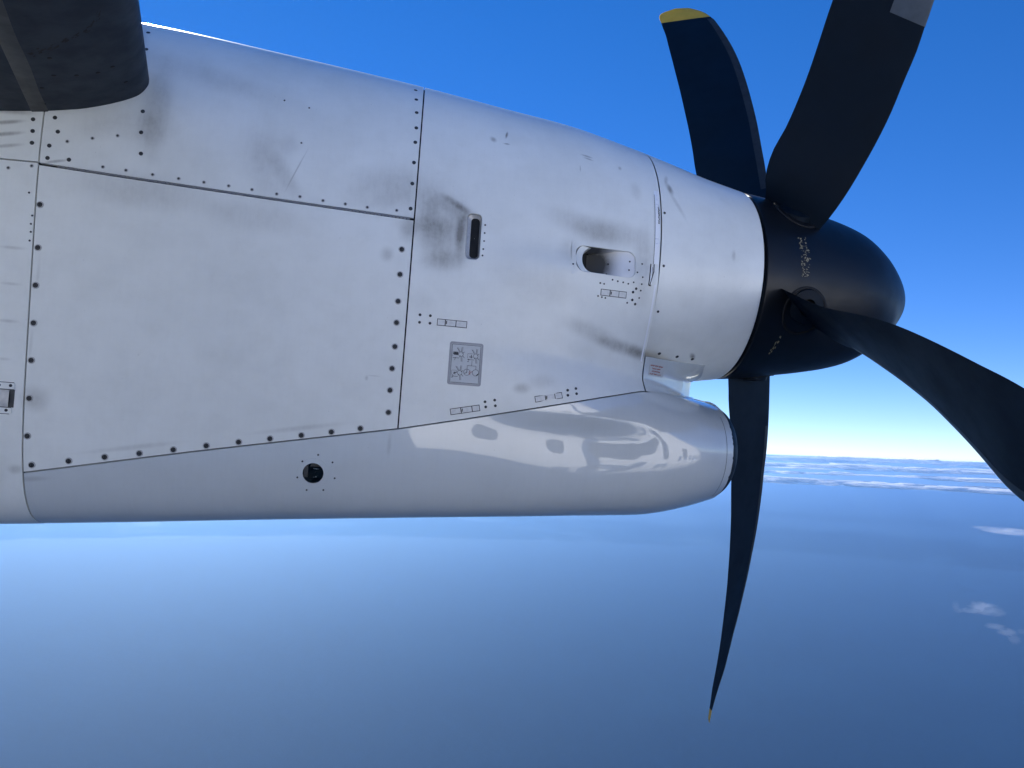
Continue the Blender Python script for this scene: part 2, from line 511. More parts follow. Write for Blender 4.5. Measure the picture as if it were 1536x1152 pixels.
def cloud_material(name, col, tr):
    m, nt, b = new_mat(name)
    nt.nodes.remove(b)
    out = nt.nodes['Material Output']
    d = N(nt, 'ShaderNodeBsdfDiffuse'); d.inputs[0].default_value = (*col, 1)
    t = N(nt, 'ShaderNodeBsdfTranslucent'); t.inputs[0].default_value = (*col, 1)
    mx = N(nt, 'ShaderNodeMixShader'); mx.inputs[0].default_value = tr
    nt.links.new(d.outputs[0], mx.inputs[1]); nt.links.new(t.outputs[0], mx.inputs[2])
    tp = N(nt, 'ShaderNodeBsdfTransparent')
    m2 = N(nt, 'ShaderNodeMixShader')
    g = N(nt, 'ShaderNodeNewGeometry')
    nt.links.new(noise_tex(nt, g.outputs['Position'], .004, 5, .65, .35, .7), m2.inputs[0])
    nt.links.new(mx.outputs[0], m2.inputs[1]); nt.links.new(tp.outputs[0], m2.inputs[2])
    nt.links.new(m2.outputs[0], out.inputs[0])
    return m


def sphere_pts(nu=10, nv=16):
    th = np.linspace(0, math.pi, nu)
    ph = np.linspace(0, 2 * math.pi, nv, endpoint=False)
    return np.stack([np.outer(np.sin(th), np.cos(ph)), np.outer(np.sin(th), np.sin(ph)), np.outer(np.cos(th), np.ones(nv))], -1)


SP = sphere_pts()


def puff(mb, c, r, yaw):
    P = SP * (1 + .16 * RNG.standard_normal(SP.shape[:2])[..., None] * (np.abs(SP[..., 2:3]) < .95)) * np.asarray(r)
    cs, sn = math.cos(yaw), math.sin(yaw)
    Q = np.stack([P[..., 0] * cs - P[..., 1] * sn, P[..., 0] * sn + P[..., 1] * cs, P[..., 2]], -1) + np.asarray(c)
    mb.grid(Q, 0, closed_v=True)


mb = MB()
for k in range(2400):                                 # streaky bank standing all round, towards the edge of the sea
    az = 2 * math.pi * k / 2400 + RNG.uniform(-.02, .02)
    w_ = mnoise.noise(Vector((math.sin(az) * 3.1, math.cos(az) * 3.1, 2.7)))
    row = int(RNG.choice(4, p=[.26, .28, .14, .32]))
    if row == 2 and w_ < 0:
        continue
    dip = (.16, .62, 1.1, 1.72)[row] + RNG.normal(0, .07) + .05 * w_
    R_ = (15000, 11500, 10500, 10000)[row] * RNG.uniform(.95, 1.05)
    L = RNG.uniform(120, 520) * (R_ / 10000)
    H_ = RNG.uniform(.05, .15) * (1.0, 1.0, .7, 1.1)[row]
    puff(mb, (R_ * math.sin(az), R_ * math.cos(az), -R_ * math.tan(math.radians(dip))), (L, 260, R_ * math.radians(H_)), -az)
bank = mb.build('cloud_bank', cloud_material('bank_cloud', (.97, .97, .97), .5))
bank['kind'] = 'stuff'

# ------------------------------------------------------------------ the aeroplane
plane = empty('airplane', tuple(HUB_W), 'white turboprop aeroplane, its oil-streaked engine nacelle under the dark wing leading edge', 'airplane')
GAP = .0022
S0, S1, S2 = -2.203, -1.168, -.384
LOWER = np.array([(-3.2, -.99), (-2.1856, -0.8001), (-1.7176, -0.7122), (-1.4446, -0.6625), (-1.1618, -0.611), (-0.9679, -0.5687), (-0.7705, -0.5234), (-0.559, -0.4747), (-0.3989, -0.4393)])
HINGE = np.array([(-2.2145, 0.0565), (-1.9626, 0.0445), (-1.5956, 0.0290), (-1.1649, 0.0135)])
AFT = np.array([(-3.2, .04), (-2.3136, 0.0576), (-2.2, 0.0595)])
low = lambda s: np.interp(s, LOWER[:, 0], LOWER[:, 1])
hinge = lambda s: np.interp(s, HINGE[:, 0], HINGE[:, 1])
aftl = lambda s: np.interp(s, AFT[:, 0], AFT[:, 1])


def sgrid(a, b, step=.02):
    return np.linspace(a, b, max(2, int(round((b - a) / step)) + 1))


def skirt(mb, P, depth=.012):
    """fold the border of grid P inwards so that the sheet shows an edge"""
    P = np.asarray(P)
    loop = np.concatenate([P[:, 0], P[-1, 1:], P[-2::-1, -1], P[0, -2:0:-1]])
    s = loop @ AX
    ctr = s[:, None] * AX + np.minimum(0, (loop @ UP))[:, None] * .75 * UP
    d = ctr - loop; d /= np.linalg.norm(d, axis=1, keepdims=True)
    mb.grid(np.stack([loop, loop + d * depth]), 0, closed_v=True)


def side_rows(zlo, zhi, n, u=None):
    u = np.linspace(0, 1, n) if u is None else u
    return zlo[:, None] + (zhi - zlo)[:, None] * u


def in_hole(S, Z, holes):
    """faces whose four corners all fall inside a hole outline (s0,s1,z0,z1) grown by a margin"""
    ins = np.zeros(S.shape, bool)
    for h in holes:
        if len(h) == 3:
            ins |= (S - h[0]) ** 2 + (Z - h[1]) ** 2 < h[2] ** 2
            continue
        s0, s1, z0, z1 = h
        ins |= (S > s0) & (S < s1) & (Z > z0) & (Z < z1)
    return ins[:-1, :-1] | ins[1:, :-1] | ins[:-1, 1:] | ins[1:, 1:]


def shear(S, Z):
    return S + (-.009 - .04 * Z) * np.exp(-((S + 2.203) / .35) ** 2)


def over_panel(name, ss, zlo, mat, fn=whull, n=44, holes=(), top='zt'):
    """skin panel from zlo on the near side over the top to zlo on the far side"""
    zt = tab(top, ss)
    Z = side_rows(zlo, zt, n, np.sin(np.linspace(0, math.pi / 2, n)))
    S = shear(np.repeat(ss[:, None], n, 1), Z)
    W = fn(S, Z); W[:, -1] = 0
    near = loc(S, -W, Z)
    far = loc(S, W, Z)[:, ::-1][:, 1:]
    P = np.concatenate([near, far], 1)
    skip = np.zeros((P.shape[0] - 1, P.shape[1] - 1), bool)
    if holes:
        skip[:, :n - 1] = in_hole(S, Z, holes)
    mb = MB(); mb.grid(P, 0, skip=skip, flip=True); skirt(mb, P)
    return mb.build(name, mat, plane, sharp=40)


def under_panel(name, ss, zhi, mat, fn=whull, n=56, holes=(), jag=None):
    zb = tab('zb', ss)
    u = (1 - np.cos(np.linspace(0, math.pi, n))) / 2
    Z = side_rows(zhi, zb, n, u)
    S = shear(np.repeat(ss[:, None], n, 1), Z)
    if jag is not None:
        S[-1] += jag(n)
    W = fn(S, Z); W[:, -1] = 0
    near = loc(S, -W, Z)
    P = np.concatenate([near, loc(S, W, Z)[:, ::-1][:, 1:]], 1)
    skip = np.zeros((P.shape[0] - 1, P.shape[1] - 1), bool)
    if holes:
        skip[:, :n - 1] = in_hole(S, Z, holes)
    mb = MB(); mb.grid(P, 0, skip=skip); skirt(mb, P, .008)
    return mb.build(name, mat, plane, sharp=40)


def side_panel(name, ss, zlo, zhi, mat, side=-1, n=50):
    Z = side_rows(zlo, zhi, n)
    S = shear(np.repeat(ss[:, None], n, 1), Z)
    P = loc(S, side * whull(S, Z), Z)
    mb = MB(); mb.grid(P, 0, flip=side < 0); skirt(mb, P)
    return mb.build(name, mat, plane, sharp=40)


# dark structure under the skin, seen only through the joints
ss = sgrid(-3.1, -.07, .03)
th = np.linspace(0, 2 * math.pi, 90, endpoint=False)
mid = (tab('zt', ss) + tab('zb', ss)) / 2; half = (tab('zt', ss) - tab('zb', ss)) / 2
Z = mid[:, None] + half[:, None] * np.sin(th) * .995
S = np.repeat(ss[:, None], 90, 1)
W = np.maximum(whull(S, Z) - .009, 0) * np.where(np.cos(th) > 0, 1, -1)
HS = (-1.0085, -.9664, -.0892, .0512)          # slot
HC = (-.6665, -.4683, -.0908, -.0068)          # scoop
PORT = (-1.4015, -.7580, .029)
ok_rows = ss < -.40
Sf, Wf, Zf = S[ok_rows], W[ok_rows], Z[ok_rows]
near_ = np.where(Wf < 0, 0, 9.0)
bad = np.zeros(Sf.shape, bool)
for h0, h1, h2, h3 in (HS, HC, (PORT[0] - .04, PORT[0] + .04, PORT[1] - .04, PORT[1] + .04)):
    bad |= (Sf > h0 - .04) & (Sf < h1 + .04) & (Zf > h2 - .035) & (Zf < h3 + .035) & (Wf < 0)
nb = np.roll(bad, -1, 1)
skip = (bad[:-1] | bad[1:] | nb[:-1] | nb[1:])
mb = MB(); mb.grid(loc(Sf, Wf, Zf * .992), 0, closed_v=True, skip=skip)
mb.build('engine_frame', DARK, plane)


def grow(h, m):
    return (h[0] - m, h[1] + m, h[2] - m, h[3] + m)


def aligned(a, b, step, holes):
    s = sgrid(a, b, step)
    extra = [e for h in holes for e in np.linspace(h[0] - .006, h[1] + .006, max(3, int((h[1] - h[0]) / .006)))]
    return np.unique(np.round(np.r_[s, extra], 5))


ss = sgrid(-3.1, S0 - GAP, .03)
aft_upper = over_panel('aft_upper_skin', ss, aftl(ss) + GAP, PAINT)
Zl = low(ss) * 0 + aftl(ss) - GAP
aft_lower = under_panel('aft_lower_skin', ss, Zl, PAINT, n=70)
ss = sgrid(S0 + GAP, S1 - GAP, .02)
upper_cowl = over_panel('upper_cowl', ss, hinge(ss) + .0042, PAINT)
cowl_door = side_panel('cowl_door', ss, low(ss) + GAP, hinge(ss) - .0042, PAINT)
side_panel('cowl_door', ss, low(ss) + GAP, hinge(ss) - .0042, PAINT, 1)
ss = aligned(S1 + GAP, S2 - GAP, .016, [HS, HC])
forward_cowl = over_panel('forward_cowl', ss, low(ss) + GAP, PAINT, n=110, holes=[grow(HS, .002), grow(HC, .002)])

# nose cowl: a full ring of skin with a rolled front lip
ss = np.r_[sgrid(S2 + GAP, -.012, .016), -.005, -.002, -.0005, -.002, -.03]
rsc = np.r_[np.ones(len(ss) - 5), 1, .995, .985, .972, .965]
th = np.linspace(0, 2 * math.pi, 128, endpoint=False)
Z = np.where(np.sin(th) > 0, tab('zt', ss)[:, None], tab('bl', ss)[:, None]) * np.sin(th)
S = np.repeat(ss[:, None], 128, 1)
W = w1(S, Z * .99999)
P = loc(S, np.where(np.cos(th) > 0, 1, -1) * W * rsc[:, None], Z * rsc[:, None])
mb = MB(); mb.grid(P, 0, closed_v=True, flip=True)
nose_cowl = mb.build('nose_cowl', PAINT, plane, sharp=40)

# lower fairing running forward into the intake lobe
S_END = -.036
ss = aligned(S0 + GAP, S_END, .018, [(PORT[0] - .05, PORT[0] + .05, 0, 0)])
ss = np.unique(np.r_[ss, np.linspace(-.2, S_END, 20)])
zh = np.where(ss < S2 + .01, low(ss) - GAP, np.minimum(-.4375, 9))
zh = np.where(ss > -.102, tab('t2', ss), zh)
jag = lambda n: np.where(RNG.uniform(size=n) < .35, RNG.uniform(-.004, .0005, n), 0) + .0008 * np.sin(np.arange(n) * .9)
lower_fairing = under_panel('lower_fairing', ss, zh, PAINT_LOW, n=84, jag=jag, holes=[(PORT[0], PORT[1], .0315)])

# pylon fairing between nose cowl and intake: wraps round its own front edge
zz = np.linspace(-.4375, -.322, 26)
u = np.sin(np.linspace(0, math.pi / 2, 34))
zt_left = -.3298
Sg = (S2 + GAP) + (pylon_front(zz)[:, None] - (S2 + GAP)) * u
Zg = np.repeat(zz[:, None], 34, 1)
Wg = whull(Sg, Zg) + .0025
near = loc(Sg, -Wg, Zg); far = loc(Sg, Wg, Zg)[:, ::-1]
P = np.concatenate([near, far], 1)
mb = MB(); mb.grid(P, 0, flip=True); skirt(mb, P, .006)
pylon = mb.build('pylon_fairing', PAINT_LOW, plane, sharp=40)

# black rubber lip of the intake and the duct behind it
prof = [(-.075, .992), (-.05, .994), (-.034, .991), (-.018, .975), (-.006, .945), (0, .905), (-.002, .872), (-.015, .84), (-.06, .81), (-.2, .78), (-.5, .74)]
th = np.linspace(0, 2 * math.pi, 96, endpoint=False)
rows = []
for s_, k in prof:
    t, b = tab('t2', max(s_, -.075)), tab('zb', max(s_, -.075))
    c, h, a, n_ = (t + b) / 2, (t - b) / 2, tab('a2', max(s_, -.075)), 2.0
    rows.append(loc(s_, a * k * np.cos(th), c + h * k * np.sin(th)))
mb = MB(); mb.grid(np.stack(rows), 0, closed_v=True)
mb.f.append(tuple(len(mb.v) - 96 + i for i in range(96))); mb.m.append(0)
lip = mb.build('intake_lip', plain('intake_rubber', (.008, .012, .018), .5, 0, .3, 20, .1, 0, .3), plane)
mb = MB()
ribbon(mb, [(-.068, z) for z in np.linspace(-.50, -.775, 22)], .0016, .0006, fn=w2)
mb.build('lip_joint', DARK, lower_fairing)


# ------------------------------------------------------------------ openings in the skin
def opening(name, parent, h, r, depth, floor, rim=.010):
    """rounded-rectangle hole: flush rim plate, walls and a floor; floor(u) -> depth at fraction u from aft to front"""
    mb = MB()
    o = rrect(*h, r)
    g = rrect(*grow(h, rim), .006)
    e = rrect(*grow(h, .0012), r + .001)
    top = [on_hull(g[:, 0], g[:, 1], .0002), on_hull(g[:, 0], g[:, 1], .0009), on_hull(e[:, 0], e[:, 1], .0010), on_hull(o[:, 0], o[:, 1], -.0012)]
    mb.grid(np.stack(top), 0, closed_v=True, flip=True)
    u = np.clip((o[:, 0] - h[0]) / (h[1] - h[0]), 0, 1)
    mb.grid(np.stack([on_hull(o[:, 0], o[:, 1], -.0012), on_hull(o[:, 0], o[:, 1], -floor(u) * .5), on_hull(o[:, 0], o[:, 1], -floor(u))]), 1, closed_v=True, flip=True)
    us = np.linspace(0, 1, 30); vs = np.linspace(0, 1, 16)
    U, V = np.meshgrid(us, vs, indexing='ij')
    Sf = h[0] - .002 + (h[1] - h[0] + .004) * U; Zf = h[2] - .002 + (h[3] - h[2] + .004) * V
    mb.grid(on_hull(Sf, Zf, -floor(U)), 1, flip=True)
    return mb.build(name, [PAINT, depth], parent, sharp=35)


slot = opening('vent_slot', forward_cowl, HS, .014, PAINT, lambda u: .05 + 0 * u, .015)
mb = MB()
o = rrect(HS[0] + .012, HS[1] - .004, HS[2] + .006, HS[3] - .010, .011)
mb.grid(np.stack([on_hull(o[:, 0], o[:, 1], -.012), on_hull(o[:, 0], o[:, 1], -.048)]), 0, closed_v=True)
c = o.mean(0)
i = c + (o - c) * .02
mb.grid(np.stack([on_hull(i[:, 0], i[:, 1], -.0135), on_hull(o[:, 0], o[:, 1], -.0135)]), 1, closed_v=True, flip=True)
g = rrect(HS[0] + .001, HS[1] - .001, HS[2] + .001, HS[3] - .001, .013)
mb.grid(np.stack([on_hull(o[:, 0], o[:, 1], -.012), on_hull(g[:, 0], g[:, 1], -.005)]), 2, closed_v=True, flip=True)
mb.build('slot_mouth', [DARK, DARK, plain('bare_aluminium_lip', (.55, .54, .53), .4, .5, .4, 80)], forward_cowl, sharp=35)


def scoop_floor(u):
    u = np.asarray(u, float)
    k = np.clip((.80 - u) / .52, 0, 1)
    return .004 + .10 * k * k * (3 - 2 * k) + .006 * np.clip((.97 - u) / .3, 0, 1)


SCOOP = paint_material('painted_shade_scoop', (.80, .81, .82), .4, [(HC[0] + .060, (HC[2] + HC[3]) / 2, .095, .085, 0, 2.6)], grime=.3, weave=.03, soot_or_shade=(.012, .012, .013))  # near-black patch paints the shade of the recess into the colour
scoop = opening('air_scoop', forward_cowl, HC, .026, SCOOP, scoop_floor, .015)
# mouth of the duct: the aft shelf stands proud of the dark hole
mb = MB()
cs, cz = HC[0] + .030, (HC[2] + HC[3]) / 2
hh = (HC[3] - HC[2]) / 2
a = np.linspace(math.pi / 2, 3 * math.pi / 2, 25)
inner = np.stack([cs + .022 + .030 * np.cos(a), cz + (hh - .002) * np.sin(a)], 1)
outer = np.stack([HC[0] + .026 + .026 * np.cos(a), cz + hh * np.sin(a)], 1)
mb.grid(np.stack([on_hull(outer[:, 0], outer[:, 1], -.002), on_hull(inner[:, 0], inner[:, 1], -.007), on_hull(inner[:, 0], inner[:, 1], -.075)]), 0)
mb.build('duct_lip', PAINT, forward_cowl, sharp=30)
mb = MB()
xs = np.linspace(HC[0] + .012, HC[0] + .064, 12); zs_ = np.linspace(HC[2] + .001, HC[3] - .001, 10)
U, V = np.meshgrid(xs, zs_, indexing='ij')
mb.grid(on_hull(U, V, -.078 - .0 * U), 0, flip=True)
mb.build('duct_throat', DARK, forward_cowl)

# round inspection port in the lower fairing
M = frame_at(PORT[0], PORT[1])
th = np.linspace(0, 2 * math.pi, 48, endpoint=False)
ringp = lambda r, o_: on_hull(PORT[0] + r * np.cos(th), PORT[1] + r * np.sin(th), o_)
mb = MB()
mb.grid(np.stack([ringp(.0445, -.0002), ringp(.044, .0008), ringp(.0300, .0009), ringp(.0292, -.002)]), 0, closed_v=True)
mb.lathe(M, [(.0294, -.001), (.0290, -.04), (.001, -.04)], 40, 1)
port = mb.build('inspection_port', [PAINT_LOW, plain('port_bowl', (.012, .02, .026), .35, .3, .4, 60)], lower_fairing, sharp=35)
mb = MB()
mb.box(M, -.007, .020, .0095, .0118, -.022, -.012)
for x_, y_, r_ in ((.0015, -.0155, .0026), (.0085, -.0135, .0034), (.0055, -.0005, .0017), (.0135, -.010, .0015)):
    mb.lathe(M @ Matrix.Translation((x_, y_, -.020)), [(r_, 0), (r_ * .95, .006), (r_ * .6, .008), (r_ * .1, .0085)], 12)
mb.build('port_fittings', plain('bright_fittings', (.75, .77, .77), .12, 1.0, .1), lower_fairing)
mb = MB()
mb.box(M, -.027, -.016, -.016, .017, -.039, -.012)
mb.box(M, -.010, .026, .013, .026, -.039, -.030)
mb.build('port_bracket', plain('brown_bracket', (.30, .25, .22), .5, .2, .4, 80), lower_fairing, smooth=False)
mb = MB()
mb.lathe(M, [(.0292, -.0020), (.018, -.0010), (.001, -.0006)], 40)
gm, nt, b = new_mat('port_pane')
b.inputs['Transmission Weight'].default_value = 1.0; b.inputs['Roughness'].default_value = .02; b.inputs['IOR'].default_value = 1.3
gn = noise_tex(nt, None, 30, 2, .5, .3, .8)
nt.links.new(mixc(nt, gn, (.75, .85, .88), (.62, .72, .75)), b.inputs['Base Color'])
mb.build('port_pane', gm, lower_fairing)


# ------------------------------------------------------------------ fasteners: one mesh per kind, copied
def screw_mesh(name, r, kind):
    mb = MB(); I = Matrix()
    if kind == 'cam':            # quarter-turn stud in a dished ring
        mb.lathe(I, [(r * 1.04, -.0006), (r * 1.04, .0003), (r * 1.02, .0004)], 18, 1, cap=False)
        mb.lathe(I, [(r * 1.02, .0004), (r, .0010), (r * .76, .0012)], 18, 0, cap=False)
        mb.lathe(I, [(r * .76, .0012), (r * .72, -.0002), (r * .56, -.0002)], 18, 1, cap=False)
        mb.lathe(I, [(r * .56, -.0002), (r * .52, .0012), (r * .15, .0014)], 18, 2)
        mb.box(I, -r * .42, r * .42, -r * .09, r * .09, .0014, .0017, 1)
        return mb.mesh(name, [RING, DARK, STEEL_DARK], False)
    if kind == 'dark':
        mb.lathe(I, [(r, -.0006), (r, .0006), (r * .62, .0012), (r * .3, .0004), (r * .05, .0002)], 14, 0)
        return mb.mesh(name, [STEEL_DARK], False)
    mb.lathe(I, [(r, -.0006), (r * .95, .0006), (r * .6, .0007)], 14, 0, cap=False)
    mb.lathe(I, [(r * .6, .0007), (r * .5, .0002), (r * .05, .0003)], 14, 1)
    return mb.mesh(name, [RING, STEEL_DARK], False)


CAM = screw_mesh('cam_screw', .0092, 'cam')
DRK = screw_mesh('dark_screw', .0058, 'dark')
DRK_S = screw_mesh('small_dark_screw', .0042, 'dark')
RIV = screw_mesh('rivet', .0056, 'rivet')
RIV_S = screw_mesh('small_rivet', .0028, 'dark')


def place(me, name, parent, pts, fn=whull, off=.0003):
    for s, z in pts:
        o = link(name, me, parent)
        o.matrix_basis = frame_at(s, z, off, fn) @ Matrix.Rotation(random.uniform(0, 6.28), 4, 'Z')


place(CAM, 'cam_screw', cowl_door, [(-2.1978, -0.0597), (-2.1913, -0.1802), (-2.1873, -0.2853), (-2.1825, -0.3899), (-2.1788, -0.4931), (-2.1746, -0.5977), (-2.172, -0.7013), (-2.1577, -0.7807), (-2.0631, -0.7636), (-1.97, -0.7464), (-1.8793, -0.7303), (-1.7895, -0.714), (-1.7014, -0.6969), (-1.614, -0.6806), (-1.5284, -0.6652), (-1.4418, -0.6497), (-1.358, -0.6343), (-1.2761, -0.6184), (-1.1996, -0.5006), (-1.1992, -0.5658), (-1.198, -0.0812), (-1.1972, -0.1563), (-1.1968, -0.2366), (-1.1962, -0.3001), (-1.1955, -0.3713), (-1.1988, -0.4364)])
place(RIV, 'rivet', upper_cowl, [(-2.0466, 0.0667), (-1.985, 0.0645), (-1.9129, 0.0606), (-1.8421, 0.0574), (-1.7726, 0.0549), (-1.7042, 0.0523), (-1.6389, 0.0491), (-1.5691, 0.0444), (-1.503, 0.0441), (-1.4368, 0.0398), (-1.3722, 0.0372), (-1.308, 0.0345), (-1.2219, 0.035), (-2.1483, 0.1291), (-2.0841, 0.1469), (-2.0193, 0.1635)])
place(DRK, 'screw', upper_cowl, [(-1.1813, 0.0451), (-1.1953, 0.4754), (-1.1906, 0.426), (-1.1862, 0.3702), (-1.1835, 0.3116), (-1.183, 0.2603), (-1.1822, 0.1916), (-1.1822, 0.1235), (-2.190, 0.195), (-2.1765, 0.1544), (-2.193, 0.1108), (-2.193, 0.0746), (-2.1374, 0.0766), (-1.9632, 0.2469), (-1.9586, 0.1818), (-1.9511, 0.1183), (-2.0137, 0.538), (-1.9961, 0.4618)])
place(RIV_S, 'small_rivet', upper_cowl, [(-1.506, .3304), (-1.515, .21), (-1.58, .345)])
place(DRK, 'screw', aft_upper, [(-2.2452, 0.1823), (-2.2413, 0.1477), (-2.2384, 0.1132)])
place(RIV, 'rivet', aft_lower, [(-2.2894, 0.0342), (-2.2307, 0.047)])
place(RIV_S, 'small_rivet', aft_lower, [(-2.229, -0.0293), (-2.2144, -0.0925), (-2.2155, -0.116), (-2.2137, -0.1383), (-2.2143, -0.1629)])
place(DRK_S, 'screw', forward_cowl, [(-1.1294, -0.2705), (-1.0988, -0.2705), (-1.1291, -0.293), (-1.0983, -0.2931), (-0.9174, -0.5136), (-0.8888, -0.5065), (-0.914, -0.5287), (-0.8856, -0.5231), (-0.6669, -0.4596), (-0.6404, -0.4521), (-0.6657, -0.4749), (-0.6378, -0.4679), (-0.4607, -0.1212), (-0.4704, -0.1332), (-0.4694, -0.157), (-0.4574, -0.1682)])
place(RIV_S, 'small_rivet', forward_cowl, [(-.955, .02), (-.955, -.005), (-.955, -.03), (-.956, -.055), (-.957, -.075),
      (-.585, -.120), (-.572, -.121), (-.588, -.160), (-.575, -.162), (-.563, -.163), (-.486, -.168), (-.545, -.105), (-.527, -.107), (-.508, -.108), (-.490, -.110), (-.472, -.103), (-.445, -.04), (-.461, -.07), (-.442, -.083), (-.443, -.105), (-.444, -.125), (-.446, -.148), (-.677, -.072)])
for s_, z_ in [(-0.5441, -0.0378), (-0.5476, -0.0668), (-0.4851, -0.0358), (-0.4877, -0.064)]:
    o = link('small_rivet', RIV_S, forward_cowl)
    o.matrix_basis = frame_at(s_, z_, -float(scoop_floor((s_ - HC[0]) / (HC[1] - HC[0]))) + .0006)
place(DRK_S, 'screw', nose_cowl, [(-0.3721, 0.1393), (-0.3700, -0.0365), (-0.3673, -0.1788)], w1)
place(DRK, 'screw', nose_cowl, [(-0.3192, -0.3033), (-0.2481, -0.3061), (-0.1853, -0.3078)], w1)
place(RIV_S, 'small_rivet', lower_fairing, [(-1.4336, -0.7248), (-1.3903, -0.7031), (-1.3482, -0.7225), (-1.4451, -0.7725), (-1.3391, -0.7687), (-1.4171, -0.8087), (-1.3696, -0.806)])

# piano hinge along the top of the door
mb = MB()
nk = 92
for k in range(nk):
    s_ = -2.165 + (.985) * (k + .5) / nk
    h_ = .985 / nk * .42
    mb.box(frame_at(s_, float(hinge(s_)), 0), -h_, h_, -.0024, .0024, -.006, .0006)
mb.build('piano_hinge', plain('hinge_metal', (.30, .31, .32), .5, .4, .4, 200), cowl_door, smooth=False)['kind'] = 'stuff'

# ------------------------------------------------------------------ flush latches
LATCH = [((-1.077, -.2872), (-.9885, -.288), .0194, (.27, .63)), ((-1.0178, -.5512), (-.932, -.5326), .0178, (.36, .74)),
         ((-.767, -.4952), (-.6843, -.476), .0178, (.38, .73)), ((-.580, -.1471), (-.4925, -.1454), .0192, (.35, .70))]
LATCH_BODY = plain('latch_plate', (.70, .71, .70), .4, .1, .3, 120)


def bar_outline(a, b, f0, f1, wid, inset):
    a, b = np.array(a), np.array(b); L = np.linalg.norm(b - a); t = (b - a) / L; n = np.array([-t[1], t[0]])
    x0, x1 = f0 * L + inset, f1 * L - inset; h = wid / 2 - inset
    return np.array([a + t * x0 - n * h, a + t * x1 - n * h, a + t * x1 + n * h, a + t * x0 + n * h])


for a, b, wd, (d0, d1) in LATCH:
    mb = MB()
    plate(mb, bar_outline(a, b, 0, 1, wd, -.0006), .0006, .002, 1)
    for f0, f1, off in ((0, d0, .0012), (d0, d1, .0022), (d1, 1, .0012)):
        plate(mb, bar_outline(a, b, f0, f1, wd, .0012), off, .002, 0)
    c = np.array(a) * (1 - d0 - .04) + np.array(b) * (d0 + .04)
    mb.box(frame_at(c[0], c[1], .0022), -.0012, .0012, -.004, .005, 0, .0016, 1)
    mb.build('latch', [LATCH_BODY, DARK], forward_cowl, smooth=False)

# white sealing strip along the nose joint, broken off at its lower end
mb = MB()
pts = [(-.398, z) for z in np.linspace(.215, -.035, 16)]
ribbon(mb, pts, .0155, .0011, 0)
ribbon(mb, [(-.4062, z) for z in np.linspace(.20, -.035, 12)], .0012, .0013, 1)
ribbon(mb, [(-.409, -.045), (-.411, -.075), (-.413, -.10)], .009, .0009, 0)
ribbon(mb, [(-.3955, -.10), (-.396, -.2), (-.398, -.34)], .006, .0008, 0)
ribbon(mb, [(-.415, -.036), (-.417, -.07), (-.419, -.105)], .003, .0010, 1)
ribbon(mb, [(-.404, -.036), (-.404, -.06), (-.411, -.085), (-.415, -.106)], .0028, .0012, 1)
ribbon(mb, [(-.419, -.105), (-.410, -.106)], .003, .0012, 1)
for k in range(9):
    z_ = .155 - k * .0065
    ribbon(mb, [(-.394 + RNG.uniform(-.002, .002), z_), (-.393 + RNG.uniform(-.002, .003), z_ - .005)], RNG.uniform(.002, .004), .0014, 1, sub=1)
mb.build('seal_strip', [TAPE, DARK], forward_cowl)

# ------------------------------------------------------------------ instruction plate and warning sticker
PL = (-1.0345, -.9340, -.4694, -.3410)
mb = MB()
plate(mb, rrect(*PL, .007), .0010, .0012, 0)
plate(mb, rrect(*grow(PL, -.0055), .003), .0014, .0006, 1)
placard = mb.build('instruction_plate', [DECAL_EDGE, DECAL], forward_cowl, smooth=False)
mb = MB()
P0 = lambda x, y: (PL[0] + x * (PL[1] - PL[0]), PL[3] - y * (PL[3] - PL[2]))


def ink(pts, wdt=.0011, mat=0, off=.0018):
    ribbon(mb, [P0(x, y) for x, y in pts], wdt, off, mat, sub=1)


def ink_circle(cx, cy, rx, a0=0, a1=360, wdt=.0011, mat=0, ry=None):
    ry = ry or rx * (PL[1] - PL[0]) / (PL[3] - PL[2])
    ink([(cx + rx * math.cos(math.radians(a)), cy + ry * math.sin(math.radians(a))) for a in np.linspace(a0, a1, 15)], wdt, mat)


ink([(.075, .06), (.925, .06), (.925, .945), (.075, .945), (.075, .06)], .0013)
for cx, cy in ((.33, .285), (.77, .305), (.33, .715)):
    ink_circle(cx + .02, cy, .07)
    for d in ((.02, -.17), (.02, .17), (-.13, -.15), (.11, .08), (.10, -.06), (-.04, .07)):
        ink([(cx + .02 + d[0] * .35, cy + d[1] * .35), (cx + .02 + d[0], cy + d[1])], .0013)
        if abs(d[1]) > .14:
            ink([(cx + .05 + d[0] * .35, cy + d[1] * .35), (cx + .05 + d[0], cy + d[1])], .0008)
    ink([(cx - .22, cy + .09), (cx - .03, cy + .09)], .0013)
    ink([(cx - .22, cy - .05), (cx - .06, cy - .05)], .0008)
    ink([(cx - .22, cy - .05), (cx - .22, cy + .06)], .0008)
ink([(.14, .275), (.27, .275)], .0085); ink([(.11, .28), (.15, .26)], .003)
ink([(.60, .33), (.70, .33)], .0022); ink([(.66, .28), (.66, .36)], .002)
ink([(.16, .74), (.27, .70)], .0026); ink([(.18, .70), (.22, .76)], .002)
ink([(.69, .42), (.69, .535)]); ink([(.56, .535), (.82, .535)]); ink([(.56, .535), (.56, .61)]); ink([(.82, .535), (.82, .61)])
ink_circle(.56, .69, .095); ink_circle(.82, .69, .095)
ink([(.56, .62), (.56, .70), (.49, .72)], .0018); ink([(.84, .76), (.90, .71)], .0022)
ink_circle(.68, .70, .055, 100, 260, .0015, 1); ink([(.62, .74), (.72, .66)], .0015, 1)


